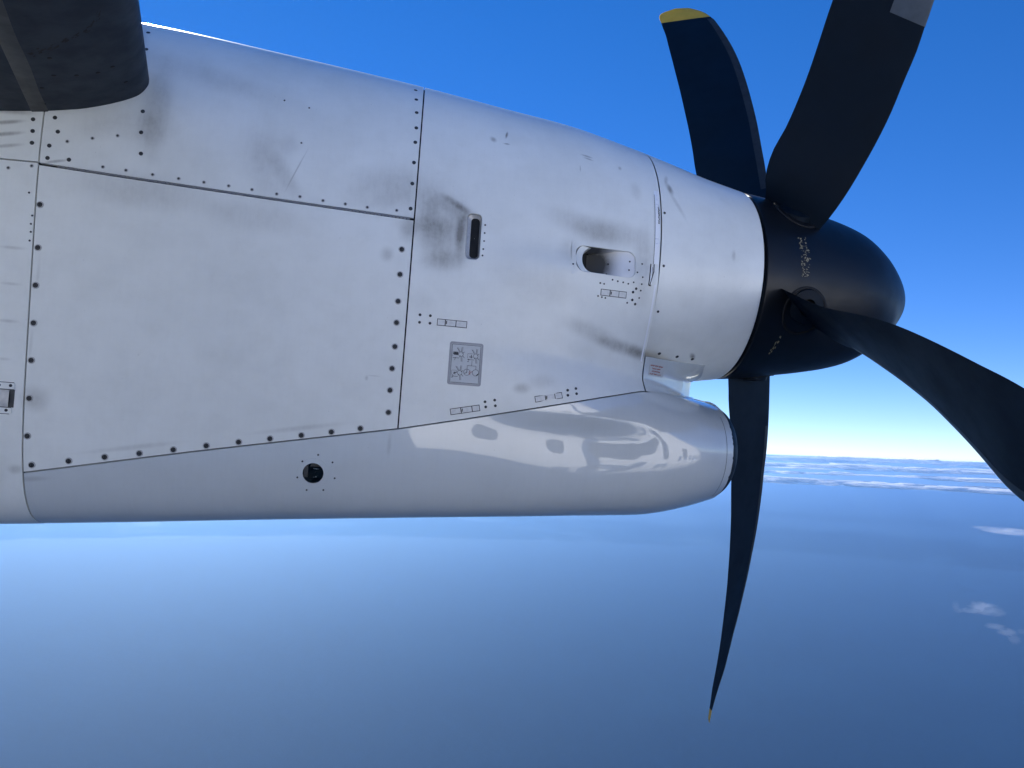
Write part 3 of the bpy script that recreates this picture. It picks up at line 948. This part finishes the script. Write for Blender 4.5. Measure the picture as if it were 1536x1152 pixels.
def text_on(mb, txt, s, z, size, off, mat, slant=0):
    cu = bpy.data.curves.new('t', 'FONT'); cu.body = txt; cu.size = size
    ob = bpy.data.objects.new('t', cu); scn.collection.objects.link(ob)
    bpy.context.view_layer.update()
    me = bpy.data.meshes.new_from_object(ob.evaluated_get(bpy.context.evaluated_depsgraph_get()))
    vs = np.array([v.co[:] for v in me.vertices]); fs = [tuple(p.vertices) for p in me.polygons]
    bpy.data.objects.remove(ob); bpy.data.curves.remove(cu); bpy.data.meshes.remove(me)
    mb.add(on_hull(s + vs[:, 0] + slant * vs[:, 1], z + vs[:, 1], off), fs, mat)


text_on(mb, '1', *P0(.14, .43), .013, .0018, 0, .2)
text_on(mb, '2', *P0(.54, .45), .013, .0018, 0, .2)
text_on(mb, '3', *P0(.10, .84), .013, .0018, 0, .2)
mb.build('plate_drawing', [INK, RED_INK], forward_cowl, smooth=False)

ST = (-.3585, -.2890, -.3800, -.3400)
mb = MB()
fnp = lambda s, z: whull(s, z) + .0025
plate(mb, rrect(*ST, .002), .0006, .0008, 0, fnp)
for row in range(4):
    zc = ST[3] - .0065 - row * .0092
    x = ST[0] + .004 + .003 * (row == 1)
    end = ST[1] - .003 - (.006, .012, .010, .009)[row]
    while x < end:
        wl_ = RNG.uniform(.0014, .0034)
        for q in range(2):
            ribbon(mb, [(x, zc + RNG.uniform(-.0022, .0022)), (x + wl_, zc + RNG.uniform(-.0022, .0022))], RNG.uniform(.0012, .0022), .0010, 1, fnp, 1)
        ribbon(mb, [(x, zc - .002), (x, zc + .002)], .0009, .0010, 1, fnp, 1)
        x += wl_ + (.0008 if RNG.uniform() > .18 else .003)
mb.build('warning_sticker', [DECAL, RED_INK], pylon, smooth=False)

# ------------------------------------------------------------------ strap fitting on the aft skin
FT = [(-2.2515, -.5588), (-2.3400, -.5620), (-2.3500, -.6460), (-2.2627, -.6444)]
for z0, z1 in ((-.5765, -.5590), (-.6432, -.6270)):
    mb = MB()
    plate(mb, rrect(-2.42, -2.2135 - (z0 < -.6) * .003, z0, z1, .004), .003, .004, 0)
    mb.build('strap_rail', PAINT, aft_lower, smooth=False)
mb = MB()
for z_, e_ in ((-.5582, -2.216), (-.5772, -2.214), (-.6262, -2.217), (-.6440, -2.222)):
    ribbon(mb, [(-2.42, z_), (e_, z_)], .0022, .0033 if z_ in (-.5772, -.6262) else .0006)
mb.build('strap_joint', STEEL_DARK, aft_lower)
mb = MB()
xs = np.linspace(-2.42, -2.226, 12); zs_ = np.linspace(-.6262, -.5772, 8)
prof = .0015 + .004 * np.sin(np.linspace(0, math.pi, 8)) ** .6
U, V = np.meshgrid(xs, zs_, indexing='ij')
U = U.copy(); U[-1] += RNG.uniform(-.0025, .0025, 8)
mb.grid(on_hull(U, V, np.repeat(prof[None], 12, 0)), 0, flip=True)
mb.build('strap', plain('worn_strap_metal', (.66, .66, .64), .45, .2, .5, 30), aft_lower)
mb = MB()
plate(mb, rrect(-2.2265, -2.2125, -.6262, -.5772, .001), .0007, .001)
mb.build('strap_gap', STEEL_DARK, aft_lower, smooth=False)
place(DRK_S, 'screw', aft_lower, [(-2.2526, -0.5667), (-2.2235, -0.5663), (-2.2609, -0.6347), (-2.2292, -0.6343)], off=.0031)
mb = MB()
ribbon(mb, [(-2.42, -.793), (-2.214, -.7925)], .013, .0010); ribbon(mb, [(-2.2265, -.66), (-2.233, -.84)], .0025, .0008)
mb.build('patch_tape', PAINT, aft_lower)

# ------------------------------------------------------------------ wing
LE = lambda y: -1.965 - .25 * (y + .4)
WX = [0, .005, .024, .06, .09, .17, .26, .36, .6, 1.2, 2.0, 2.6]
WL = [0, .020, .047, .069, .083, .112, .131, .145, .16, .15, .08, .01]
WU = [0, .025, .055, .09, .11, .155, .19, .22, .26, .27, .15, .01]
dxs = np.unique(np.r_[np.linspace(0, 1, 40) ** 2 * .5, np.linspace(.5, 2.6, 14)])


def wing_pt(dx, y, off=0.0, upper=False):
    dx = np.asarray(dx, float); y = np.asarray(y, float)
    q = np.sqrt(np.maximum(dx, 0))
    f = np.interp(q, np.sqrt(WX), WU if upper else WL)
    z = .345 + (f + off if upper else -(f + off))
    return loc(LE(y) - dx, y, z)


def wing_piece(name, d0, d1, mat, step=0.0):
    ys = np.linspace(-3.3, 3.5, 46)
    dd = dxs[(dxs >= d0 - 1e-6) & (dxs <= d1 + 1e-6)]
    D, Y = np.meshgrid(dd, ys, indexing='ij')
    lo_, hi_ = wing_pt(D, Y, step), wing_pt(D, Y, step, True)
    if d0 == 0:
        P = np.concatenate([lo_[::-1], hi_[1:]], 0)
    else:
        P = None
    mb = MB()
    if P is not None:
        mb.grid(P, 0)
        e0, e1 = P[0], P[-1]
        mb.grid(np.stack([e0, wing_pt(np.full(46, d1), ys, step - .012)]), 0)
    else:
        mb.grid(lo_[::-1], 0); mb.grid(hi_, 0)
        mb.grid(np.stack([lo_[-1], hi_[-1]]), 0)
    return mb.build(name, mat, plane)


k_ = int(np.argmin(np.abs(dxs - .44)))
wing_boot = wing_piece('deicing_boot', 0, dxs[k_], BOOT, .0015)
wing = wing_piece('wing', dxs[k_], 2.6, WHITE)
mb = MB()
ys = np.linspace(-1.7, -.30, 30)
wob = .0015 * np.sin(ys * 19)
mb.grid(np.stack([wing_pt(.243 + .024 * (ys + 1) + wob, ys, .0015), wing_pt(.245 + .024 * (ys + 1) + wob, ys, .004), wing_pt(.281 + .03 * (ys + 1), ys, .004), wing_pt(.283 + .03 * (ys + 1), ys, .0015)]), 0)
mb.build('boot_splice', BOOT2, wing_boot)
mb = MB()
pl_ = np.array([(.242, -.814), (.222, -.822), (.196, -.835), (.168, -.856), (.14, -.877), (.115, -.892), (.095, -.906), (.08, -.936), (.068, -.966)])
for k in range(len(pl_) - 1):
    for q in range(7):
        f0 = RNG.uniform(0, .7); a_ = pl_[k] + (pl_[k + 1] - pl_[k]) * f0; b_ = pl_[k] + (pl_[k + 1] - pl_[k]) * (f0 + RNG.uniform(.2, .5))
        jy = RNG.normal(0, .007); wd = RNG.uniform(.0015, .006)
        mb.add([wing_pt(a_[0], a_[1] + jy, .0022), wing_pt(b_[0], b_[1] + jy + RNG.normal(0, .003), .0022), wing_pt(b_[0], b_[1] + jy + wd, .0022), wing_pt(a_[0], a_[1] + jy + wd, .0022)], [(0, 1, 2, 3)])
mb.build('boot_scuff', DARK, wing_boot, smooth=False)['kind'] = 'stuff'
mb = MB()
mb.lathe(Matrix(), [(.006, -.001), (.0055, .0008), (.003, .0012), (.0004, .0008)], 12)
bolt = mb.mesh('bolt', [DARK])
for dx, y in [(.197, -.784), (.204, -.681), (.153, -.667), (.104, -.658), (.069, -.671), (.047, -.55), (.244, -.606), (.258, -.495)]:
    p = Vector(wing_pt(dx, y, .0016)); a = Vector(wing_pt(dx + .004, y)) - Vector(wing_pt(dx - .004, y)); c = Vector(wing_pt(dx, y + .01)) - Vector(wing_pt(dx, y - .01))
    n = a.cross(c).normalized()
    if n.z > 0:
        n = -n
    o = link('bolt', bolt, wing_boot)
    o.matrix_basis = Matrix.Translation(p) @ n.to_track_quat('Z', 'Y').to_matrix().to_4x4()
# sealant bead where the boot meets the nacelle
mb = MB()
WLN = np.array([(-2.43, .190), (-2.3313, .2002), (-2.2333, .2141), (-2.1453, .2329), (-2.0613, .262), (-1.9955, .2982), (-1.9711, .3246), (-1.968, .36)])
ribbon(mb, WLN - np.array([0, .002]), .006, .002, 0)
mb.build('wing_root_seal', BOOT, plane)

# ------------------------------------------------------------------ fuselage behind the window seat (lights the nacelle and mirrors in it)
FY, FZ, FR = -1.80 - HUB[1], -.40 - HUB[2], 1.45
xs = np.r_[np.linspace(-14, 2.5, 60), np.linspace(2.7, 7.0, 26)]
th = np.linspace(0, 2 * math.pi, 96, endpoint=False)
fr = np.where(xs < 2.5, FR, FR * np.sqrt(np.clip(1 - ((xs - 2.5) / 4.55) ** 2.2, 0.0004, 1)))
drop = np.where(xs < 2.5, 0, -.35 * ((xs - 2.5) / 4.5) ** 2)
mb = MB()
mb.grid(np.stack([np.stack([np.full(96, x), FY + r * np.cos(th), FZ + d + r * np.sin(th)], 1) for x, r, d in zip(xs, fr, drop)]), 0, closed_v=True, flip=True)
fuselage = mb.build('fuselage', WHITE, plane)


def fus(x, z, off):
    """z measured along the skin from the widest line"""
    a = np.asarray(z) / FR
    return np.stack(np.broadcast_arrays(np.asarray(x, float), FY + (FR + off) * np.cos(a), FZ + (FR + off) * np.sin(a)), -1)


mb = MB()
o_ = rrect(-.15, .15, -.06, .32, .10); c_ = o_.mean(0)
mb.grid(np.stack([fus(*(c_ + (o_ - c_) * k).T, .004) for k in (.02, .25, .5, .75, 1.0)]), 0, closed_v=True)
win = mb.mesh('cabin_window', [PANE])
for k in range(-10, 5):
    o = link('cabin_window', win, fuselage); o.location = (k * .95 - .50, 0, 0)
# painted livery shapes: broad sweeps with a row of rounded bars below
mb = MB()
def band(cx, z0, z1, wtop, wbot, lean=0.0, n=10):
    zs = np.linspace(z0, z1, n)
    wv = np.linspace(wbot, wtop, n) * (1 + .12 * np.sin(np.linspace(0, 3, n)))
    mb.grid(np.stack([fus(cx - wv / 2 + lean * (zs - z0), zs, .004), fus(cx + wv / 2 + lean * (zs - z0), zs, .004)], 0))
LETTERS = ((-1.48, .26, -1.30, -.80), (-1.02, .30, -1.30, -.80), (-.52, .36, -1.25, -.72), (-.02, .40, -1.20, -.62), (.52, .46, -1.10, -.50), (2.25, .60, -.70, -.30))
for k, (cx, wt, z0, z1) in enumerate(LETTERS):        # big rounded lettering, mirrored in the intake fairing
    if k % 2:
        band(cx - wt * .36, z0, z1, wt * .26, wt * .30, .05); band(cx + wt * .36, z0, z1, wt * .30, wt * .24, -.04)
        mb.grid(np.stack([fus(np.array([cx - wt * .3, cx + wt * .3]), np.array([z1 - .02] * 2), .0045), fus(np.array([cx - wt * .3, cx + wt * .3]), np.array([z1 - .20] * 2), .0045)], 0))
    else:
        band(cx, z0, z1, wt * .62, wt, .10); band(cx + wt * .55, z0, z0 + .16, .16, .3, .1)
o_ = [(1.22 + .33 * math.cos(a_), -.62 + .34 * math.sin(a_)) for a_ in np.linspace(0, 2 * math.pi, 33)]
i_ = [(1.24 + .15 * math.cos(a_), -.66 + .15 * math.sin(a_)) for a_ in np.linspace(0, 2 * math.pi, 33)]
mb.grid(np.stack([fus(*np.array(o_).T, .004), fus(*np.array(i_).T, .004)], 0))
for k in range(8):
    band(3.0 + k * .36, -.20, .02, .12, .16, .05)
livery = mb.build('livery_paint', LIVERY, fuselage)

# ------------------------------------------------------------------ propeller
prop = empty('propeller', tuple(HUB_W), 'black propeller with curved yellow-tipped blades and round black spinner on the nacelle', 'propeller')
SPX = [0, .07, .2, .34, .42, .497, .583, .657, .709, .731, .740]
SPR = [.352, .345, .324, .299, .281, .256, .206, .143, .083, .045, .0005]


def spin_r(s):
    return np.interp(s, SPX, SPR)


u = np.linspace(0, 1, 70)
sv = .016 + (.740 - .016) * (1 - (1 - u) ** 2)
xk = 1 - np.sqrt(np.clip(1 - np.array(SPX) / .740, 0, 1)); xv = 1 - np.sqrt(np.clip(1 - sv / .740, 0, 1))
rv = np.maximum(spl(xk, SPR, xv), .0004)
th = np.linspace(0, 2 * math.pi, 120, endpoint=False)
rows = [loc(s_, r_ * np.cos(th), r_ * np.sin(th)) for s_, r_ in [(-.03, .30), (-.03, .326), (.008, .332), (.012, .345), (.0135, .350)] + list(zip(sv, rv))]
mb = MB(); mb.grid(np.stack(rows), 0, closed_v=True, flip=True)
spinner = mb.build('spinner', SPIN, prop)


def spin_pt(s, deg, off=0.0):
    """deg from straight up towards the cabin side"""
    a = np.radians(deg); r = spl(xk, SPR, 1 - np.sqrt(np.clip(1 - np.asarray(s) / .740, 0, 1))) + off
    return loc(s, -r * np.sin(a), r * np.cos(a))


SEAL = plain('blade_seal_rubber', (.004, .004, .005), .7)
a = np.linspace(0, 2 * math.pi, 48, endpoint=False)
for bd in (-32, 41, 111.5, 193, 264):
    mb = MB()
    R0, R1 = .076, .086
    ring = lambda r, off: spin_pt(.176 + r * np.cos(a), bd + np.degrees(r * np.sin(a) / .325), off)
    mb.grid(np.stack([ring(R0, -.002), ring(R0, .0022), ring(R1, .0022), ring(R1, -.002)]), 0, closed_v=True)
    mb.build('blade_seal', SEAL, prop)
mb = MB()
for k in range(90):                      # worn stencil letters
    d = RNG.uniform(65, 92); s_ = np.interp(d, [62, 92], [.152, .158]) + RNG.uniform(-.017, .017)
    l, h = RNG.uniform(.0012, .006), RNG.uniform(.2, 1.0)
    q = RNG.uniform(-.004, .004)
    mb.add([spin_pt(s_, d, .0012), spin_pt(s_ + l, d + q * 80, .0012), spin_pt(s_ + l + q, d + h, .0012), spin_pt(s_ + q, d + h * 1.2, .0012)], [(0, 1, 2, 3)])
mb.build('spinner_stencil', STENCIL, spinner, smooth=False)['kind'] = 'stuff'
mb = MB()
for k in range(14):
    d = RNG.uniform(126, 140); s_ = .106 + (d - 133) * -.0012 + RNG.uniform(-.006, .006)
    l = RNG.uniform(.002, .006)
    mb.add([spin_pt(s_, d, .0012), spin_pt(s_ + l, d, .0012), spin_pt(s_ + l, d + 1.6, .0012), spin_pt(s_, d + 1.2, .0012)], [(0, 1, 2, 3)])
mb.build('spinner_stencil', STENCIL, spinner, smooth=False)['kind'] = 'stuff'

BLADES = {
'A':([[0.06, 0.24, 0.251], [0.057, 0.289, 0.327], [0.054, 0.339, 0.403], [0.051, 0.389, 0.478], [0.051, 0.437, 0.555], [0.053, 0.485, 0.632], [0.058, 0.531, 0.709], [0.061, 0.578, 0.787], [0.062, 0.624, 0.865], [0.062, 0.671, 0.942], [0.062, 0.718, 1.02], [0.061, 0.764, 1.097], [0.059, 0.811, 1.175], [0.057, 0.858, 1.252], [0.055, 0.905, 1.33], [0.052, 0.951, 1.407], [0.05, 0.998, 1.485], [0.041, 1.044, 1.562], [0.04, 1.086, 1.641], [0.114, 1.072, 1.679]],
[[0.25, 0.11, 0.308], [0.259, 0.155, 0.385], [0.269, 0.2, 0.462], [0.278, 0.246, 0.539], [0.288, 0.294, 0.614], [0.297, 0.343, 0.689], [0.306, 0.391, 0.764], [0.315, 0.44, 0.839], [0.321, 0.488, 0.914], [0.326, 0.537, 0.989], [0.33, 0.586, 1.064], [0.332, 0.635, 1.139], [0.332, 0.684, 1.214], [0.328, 0.733, 1.289], [0.319, 0.782, 1.364], [0.304, 0.83, 1.438], [0.287, 0.88, 1.51], [0.274, 0.937, 1.578], [0.241, 0.995, 1.639], [0.187, 1.051, 1.682]]),
'B':([[0.09, -0.16, 0.298], [0.053, -0.212, 0.365], [0.045, -0.269, 0.433], [0.06, -0.33, 0.502], [0.066, -0.39, 0.571], [0.067, -0.45, 0.64], [0.063, -0.51, 0.709], [0.058, -0.57, 0.778], [0.056, -0.632, 0.846], [0.06, -0.696, 0.911], [0.062, -0.759, 0.977], [0.061, -0.82, 1.046], [0.059, -0.881, 1.114], [0.057, -0.942, 1.182], [0.055, -1.004, 1.25], [0.053, -1.065, 1.318], [0.05, -1.126, 1.387], [0.041, -1.187, 1.454], [0.039, -1.251, 1.517], [0.114, -1.292, 1.516]],
[[0.235, -0.237, 0.165], [0.257, -0.305, 0.223], [0.278, -0.364, 0.291], [0.293, -0.422, 0.363], [0.302, -0.482, 0.432], [0.305, -0.543, 0.502], [0.301, -0.603, 0.572], [0.298, -0.664, 0.642], [0.286, -0.724, 0.711], [0.28, -0.782, 0.78], [0.313, -0.833, 0.852], [0.332, -0.889, 0.923], [0.332, -0.948, 0.994], [0.329, -1.007, 1.065], [0.32, -1.066, 1.136], [0.306, -1.125, 1.206], [0.288, -1.182, 1.277], [0.276, -1.232, 1.353], [0.242, -1.275, 1.428], [0.187, -1.301, 1.497]]),
'D':([[0.056, 0.006, -0.358], [0.069, 0.025, -0.432], [0.087, 0.043, -0.504], [0.106, 0.061, -0.577], [0.119, 0.08, -0.65], [0.131, 0.099, -0.724], [0.143, 0.117, -0.798], [0.155, 0.134, -0.872], [0.165, 0.152, -0.947], [0.174, 0.17, -1.021], [0.182, 0.189, -1.095], [0.188, 0.206, -1.17], [0.193, 0.225, -1.245], [0.198, 0.246, -1.319], [0.204, 0.27, -1.392], [0.208, 0.294, -1.465], [0.211, 0.319, -1.538], [0.213, 0.344, -1.611], [0.218, 0.368, -1.684], [0.224, 0.393, -1.756]],
[[0.293, 0.148, -0.307], [0.304, 0.164, -0.384], [0.314, 0.18, -0.462], [0.323, 0.197, -0.539], [0.329, 0.213, -0.617], [0.332, 0.23, -0.695], [0.337, 0.247, -0.773], [0.34, 0.265, -0.851], [0.341, 0.282, -0.929], [0.339, 0.299, -1.007], [0.336, 0.316, -1.085], [0.332, 0.333, -1.163], [0.326, 0.35, -1.241], [0.318, 0.364, -1.319], [0.308, 0.378, -1.397], [0.299, 0.391, -1.475], [0.288, 0.402, -1.554], [0.271, 0.411, -1.631], [0.255, 0.418, -1.709], [0.245, 0.425, -1.788]]),
'C':([[0.07, -0.338, -0.055], [0.065, -0.41, -0.081], [0.06, -0.481, -0.108], [0.055, -0.553, -0.134], [0.051, -0.625, -0.158], [0.05, -0.698, -0.178], [0.05, -0.773, -0.196], [0.05, -0.847, -0.215], [0.05, -0.92, -0.236], [0.05, -0.993, -0.26], [0.05, -1.064, -0.287], [0.05, -1.135, -0.316], [0.05, -1.205, -0.346], [0.05, -1.275, -0.377], [0.049, -1.345, -0.407], [0.051, -1.413, -0.441], [0.055, -1.48, -0.478], [0.066, -1.541, -0.522], [0.083, -1.595, -0.573], [0.105, -1.643, -0.629]],
[[0.24, -0.269, -0.162], [0.282, -0.314, -0.208], [0.285, -0.388, -0.237], [0.273, -0.473, -0.26], [0.27, -0.549, -0.292], [0.27, -0.622, -0.327], [0.27, -0.695, -0.363], [0.27, -0.767, -0.401], [0.27, -0.837, -0.441], [0.27, -0.905, -0.486], [0.27, -0.971, -0.532], [0.272, -1.036, -0.583], [0.273, -1.1, -0.634], [0.269, -1.17, -0.671], [0.258, -1.248, -0.689], [0.247, -1.327, -0.707], [0.236, -1.405, -0.725], [0.226, -1.483, -0.744], [0.215, -1.561, -0.763], [0.204, -1.639, -0.781]]),
'E':([[0.06, 0.331, -0.105], [0.057, 0.421, -0.116], [0.054, 0.51, -0.128], [0.051, 0.6, -0.14], [0.051, 0.69, -0.15], [0.053, 0.78, -0.159], [0.058, 0.87, -0.166], [0.061, 0.96, -0.174], [0.062, 1.051, -0.182], [0.062, 1.141, -0.19], [0.062, 1.231, -0.198], [0.061, 1.321, -0.206], [0.059, 1.411, -0.214], [0.057, 1.502, -0.222], [0.055, 1.592, -0.23], [0.052, 1.682, -0.238], [0.05, 1.772, -0.247], [0.041, 1.862, -0.254], [0.04, 1.951, -0.256], [0.114, 1.979, -0.228]],
[[0.25, 0.326, 0.036], [0.259, 0.414, 0.029], [0.269, 0.503, 0.023], [0.278, 0.592, 0.015], [0.288, 0.681, 0.005], [0.297, 0.769, -0.006], [0.306, 0.858, -0.017], [0.315, 0.947, -0.028], [0.321, 1.035, -0.038], [0.326, 1.124, -0.049], [0.33, 1.213, -0.06], [0.332, 1.302, -0.071], [0.332, 1.391, -0.083], [0.327, 1.48, -0.094], [0.319, 1.569, -0.105], [0.304, 1.656, -0.116], [0.287, 1.743, -0.13], [0.274, 1.83, -0.151], [0.241, 1.909, -0.176], [0.187, 1.972, -0.207]]),
}
BL_LABEL = {}


def resample(P, n):
    P = np.asarray(P, float); l = np.r_[0, np.cumsum(np.linalg.norm(np.diff(P, axis=0), axis=1))]
    x = l[-1] * (1 - (1 - np.linspace(0, 1, n)) ** 1.35)
    return np.stack([spl(l, P[:, k], x) for k in range(3)], 1)


cc = (1 - np.cos(np.linspace(0, math.pi, 15))) / 2
af = 2.6 * (.2969 * np.sqrt(1 - cc) - .126 * (1 - cc) - .3516 * (1 - cc) ** 2 + .2843 * (1 - cc) ** 3 - .1036 * (1 - cc) ** 4)   # thick at the leading edge (c = 1)
for key, (te, le) in BLADES.items():
    n = 60
    T, Lp = resample(te, n), resample(le, n)
    for E_ in (T, Lp):                      # carry the root down into the spinner
        E_[0] = E_[0] + (E_[0] - E_[6]) / np.linalg.norm(E_[0] - E_[6]) * .07
    ch = Lp - T; cl = np.linalg.norm(ch, axis=1)
    span = np.gradient((T + Lp) / 2, axis=0)
    nr = np.cross(ch, span); nr /= np.linalg.norm(nr, axis=1, keepdims=True)
    rad = np.hypot(((T + Lp) / 2)[:, 1], ((T + Lp) / 2)[:, 2])
    tk = cl * np.interp(rad, [.3, .6, 1.2, 1.9], [.17, .10, .07, .05])
    up_ = T[:, None] + ch[:, None] * cc[None, :, None] + nr[:, None] * (tk[:, None] * (af * .5 + .03 * np.sin(math.pi * cc)))[..., None]
    dn_ = T[:, None] + ch[:, None] * cc[None, :, None] - nr[:, None] * (tk[:, None] * (af * .5 - .03 * np.sin(math.pi * cc)))[..., None]
    loop = np.concatenate([up_, dn_[:, ::-1][:, 1:-1]], 1)          # closed section
    Pw = loc(loop[..., 0], loop[..., 1], loop[..., 2])
    ktip = int(np.argmax(rad > rad.max() - (.13 if key == 'A' else .065 if key == 'D' else .09)))
    nl = Pw.shape[1]
    mb = MB()
    mb.grid(Pw[:ktip + 1], 0, closed_v=True)
    mb.add(Pw[0], [tuple(range(nl))]); mb.add(Pw[ktip], [tuple(range(nl))])
    # round shank running into the hub
    mid0 = (T[0] + Lp[0]) / 2; u0 = np.array([0, mid0[1], mid0[2]]); u0 /= np.linalg.norm(u0)
    v0 = np.cross(u0, [1, 0, 0])
    a = np.linspace(0, 2 * math.pi, 24, endpoint=False)
    sh = [np.array([.176, 0, 0]) + u0 * r_ + q * (np.cos(a)[:, None] * np.array([1, 0, 0]) + np.sin(a)[:, None] * v0) for r_, q in ((.20, .07), (.30, .066), (.338, .06), (.345, .03))]
    sh = np.stack(sh); mb.grid(loc(sh[..., 0], sh[..., 1], sh[..., 2]), 0, closed_v=True)
    blade = mb.build('blade', BLADE, prop, sharp=60)
    mb = MB()
    mb.grid(Pw[ktip:], 0, closed_v=True)
    mb.add(Pw[-1], [tuple(range(nl))]); mb.add(Pw[ktip], [tuple(range(nl))])
    mb.build('tip', YELLOW, blade)
    # metal sheath wrapped round the leading edge of the outer blade; on B a painted reflection band
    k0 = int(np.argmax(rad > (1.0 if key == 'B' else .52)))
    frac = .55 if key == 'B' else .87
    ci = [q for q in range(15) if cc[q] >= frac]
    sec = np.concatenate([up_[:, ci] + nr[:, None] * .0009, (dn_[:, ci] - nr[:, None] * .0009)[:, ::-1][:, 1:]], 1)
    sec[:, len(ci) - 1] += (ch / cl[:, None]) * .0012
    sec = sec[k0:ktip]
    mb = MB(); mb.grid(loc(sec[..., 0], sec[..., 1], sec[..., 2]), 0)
    mb.build('erosion_strip_or_sheen', BLADE_SHEEN if key == 'B' else SHEATH, blade)

# ------------------------------------------------------------------ wisps of cloud low over the sea on the right
def wisp_material(name, dens):
    m = bpy.data.materials.new(name); m.use_nodes = True
    m.node_tree.nodes.clear()
    o = m.node_tree.nodes.new('ShaderNodeOutputMaterial')
    v = m.node_tree.nodes.new('ShaderNodeVolumePrincipled')
    v.inputs['Color'].default_value = (1, 1, 1, 1); v.inputs['Density'].default_value = dens; v.inputs['Anisotropy'].default_value = .2
    m.node_tree.links.new(v.outputs[0], o.inputs['Volume'])
    return m


WM = wisp_material('wisp_vapour', .0024)
for name_label, d, dist, parts_ in (
    ('two-lobed white wisp of cloud low over the sea, larger of the lower pair', (.6311, .7533, -.1849), 3600, [(10, 0, 52, 24), (48, -8, 34, 18), (-30, -14, 36, 9), (-82, -4, 13, 20), (-72, -20, 16, 9)]),
    ('small slanted wisp of white cloud just below the two-lobed one', (.6469, .7344, -.2053), 3300, [(0, 0, 30, 14), (-34, 14, 32, 9), (22, -22, 20, 15), (46, 8, 16, 9)]),
    ('faint flat streak of cloud over the sea, highest of the wisps', (.6593, .745, -.1012), 5200, [(0, 0, 150, 16), (110, -6, 110, 12), (-110, 8, 80, 9)])):
    mb = MB()
    dv = np.array(d); dv /= np.linalg.norm(dv)
    side = np.cross(dv, [0, 0, 1]); side /= np.linalg.norm(side)
    for x, z, L, h in parts_:
        puff(mb, dv * 0 + side * x + np.array([0, 0, z]), (L, L * .8, h), math.atan2(side[1], side[0]))
    o = mb.build('cloud', WM)
    o.location = tuple(TIPN @ dv * dist)
    o['label'] = name_label; o['category'] = 'cloud'; o['group'] = 'wisps of cloud over the sea'
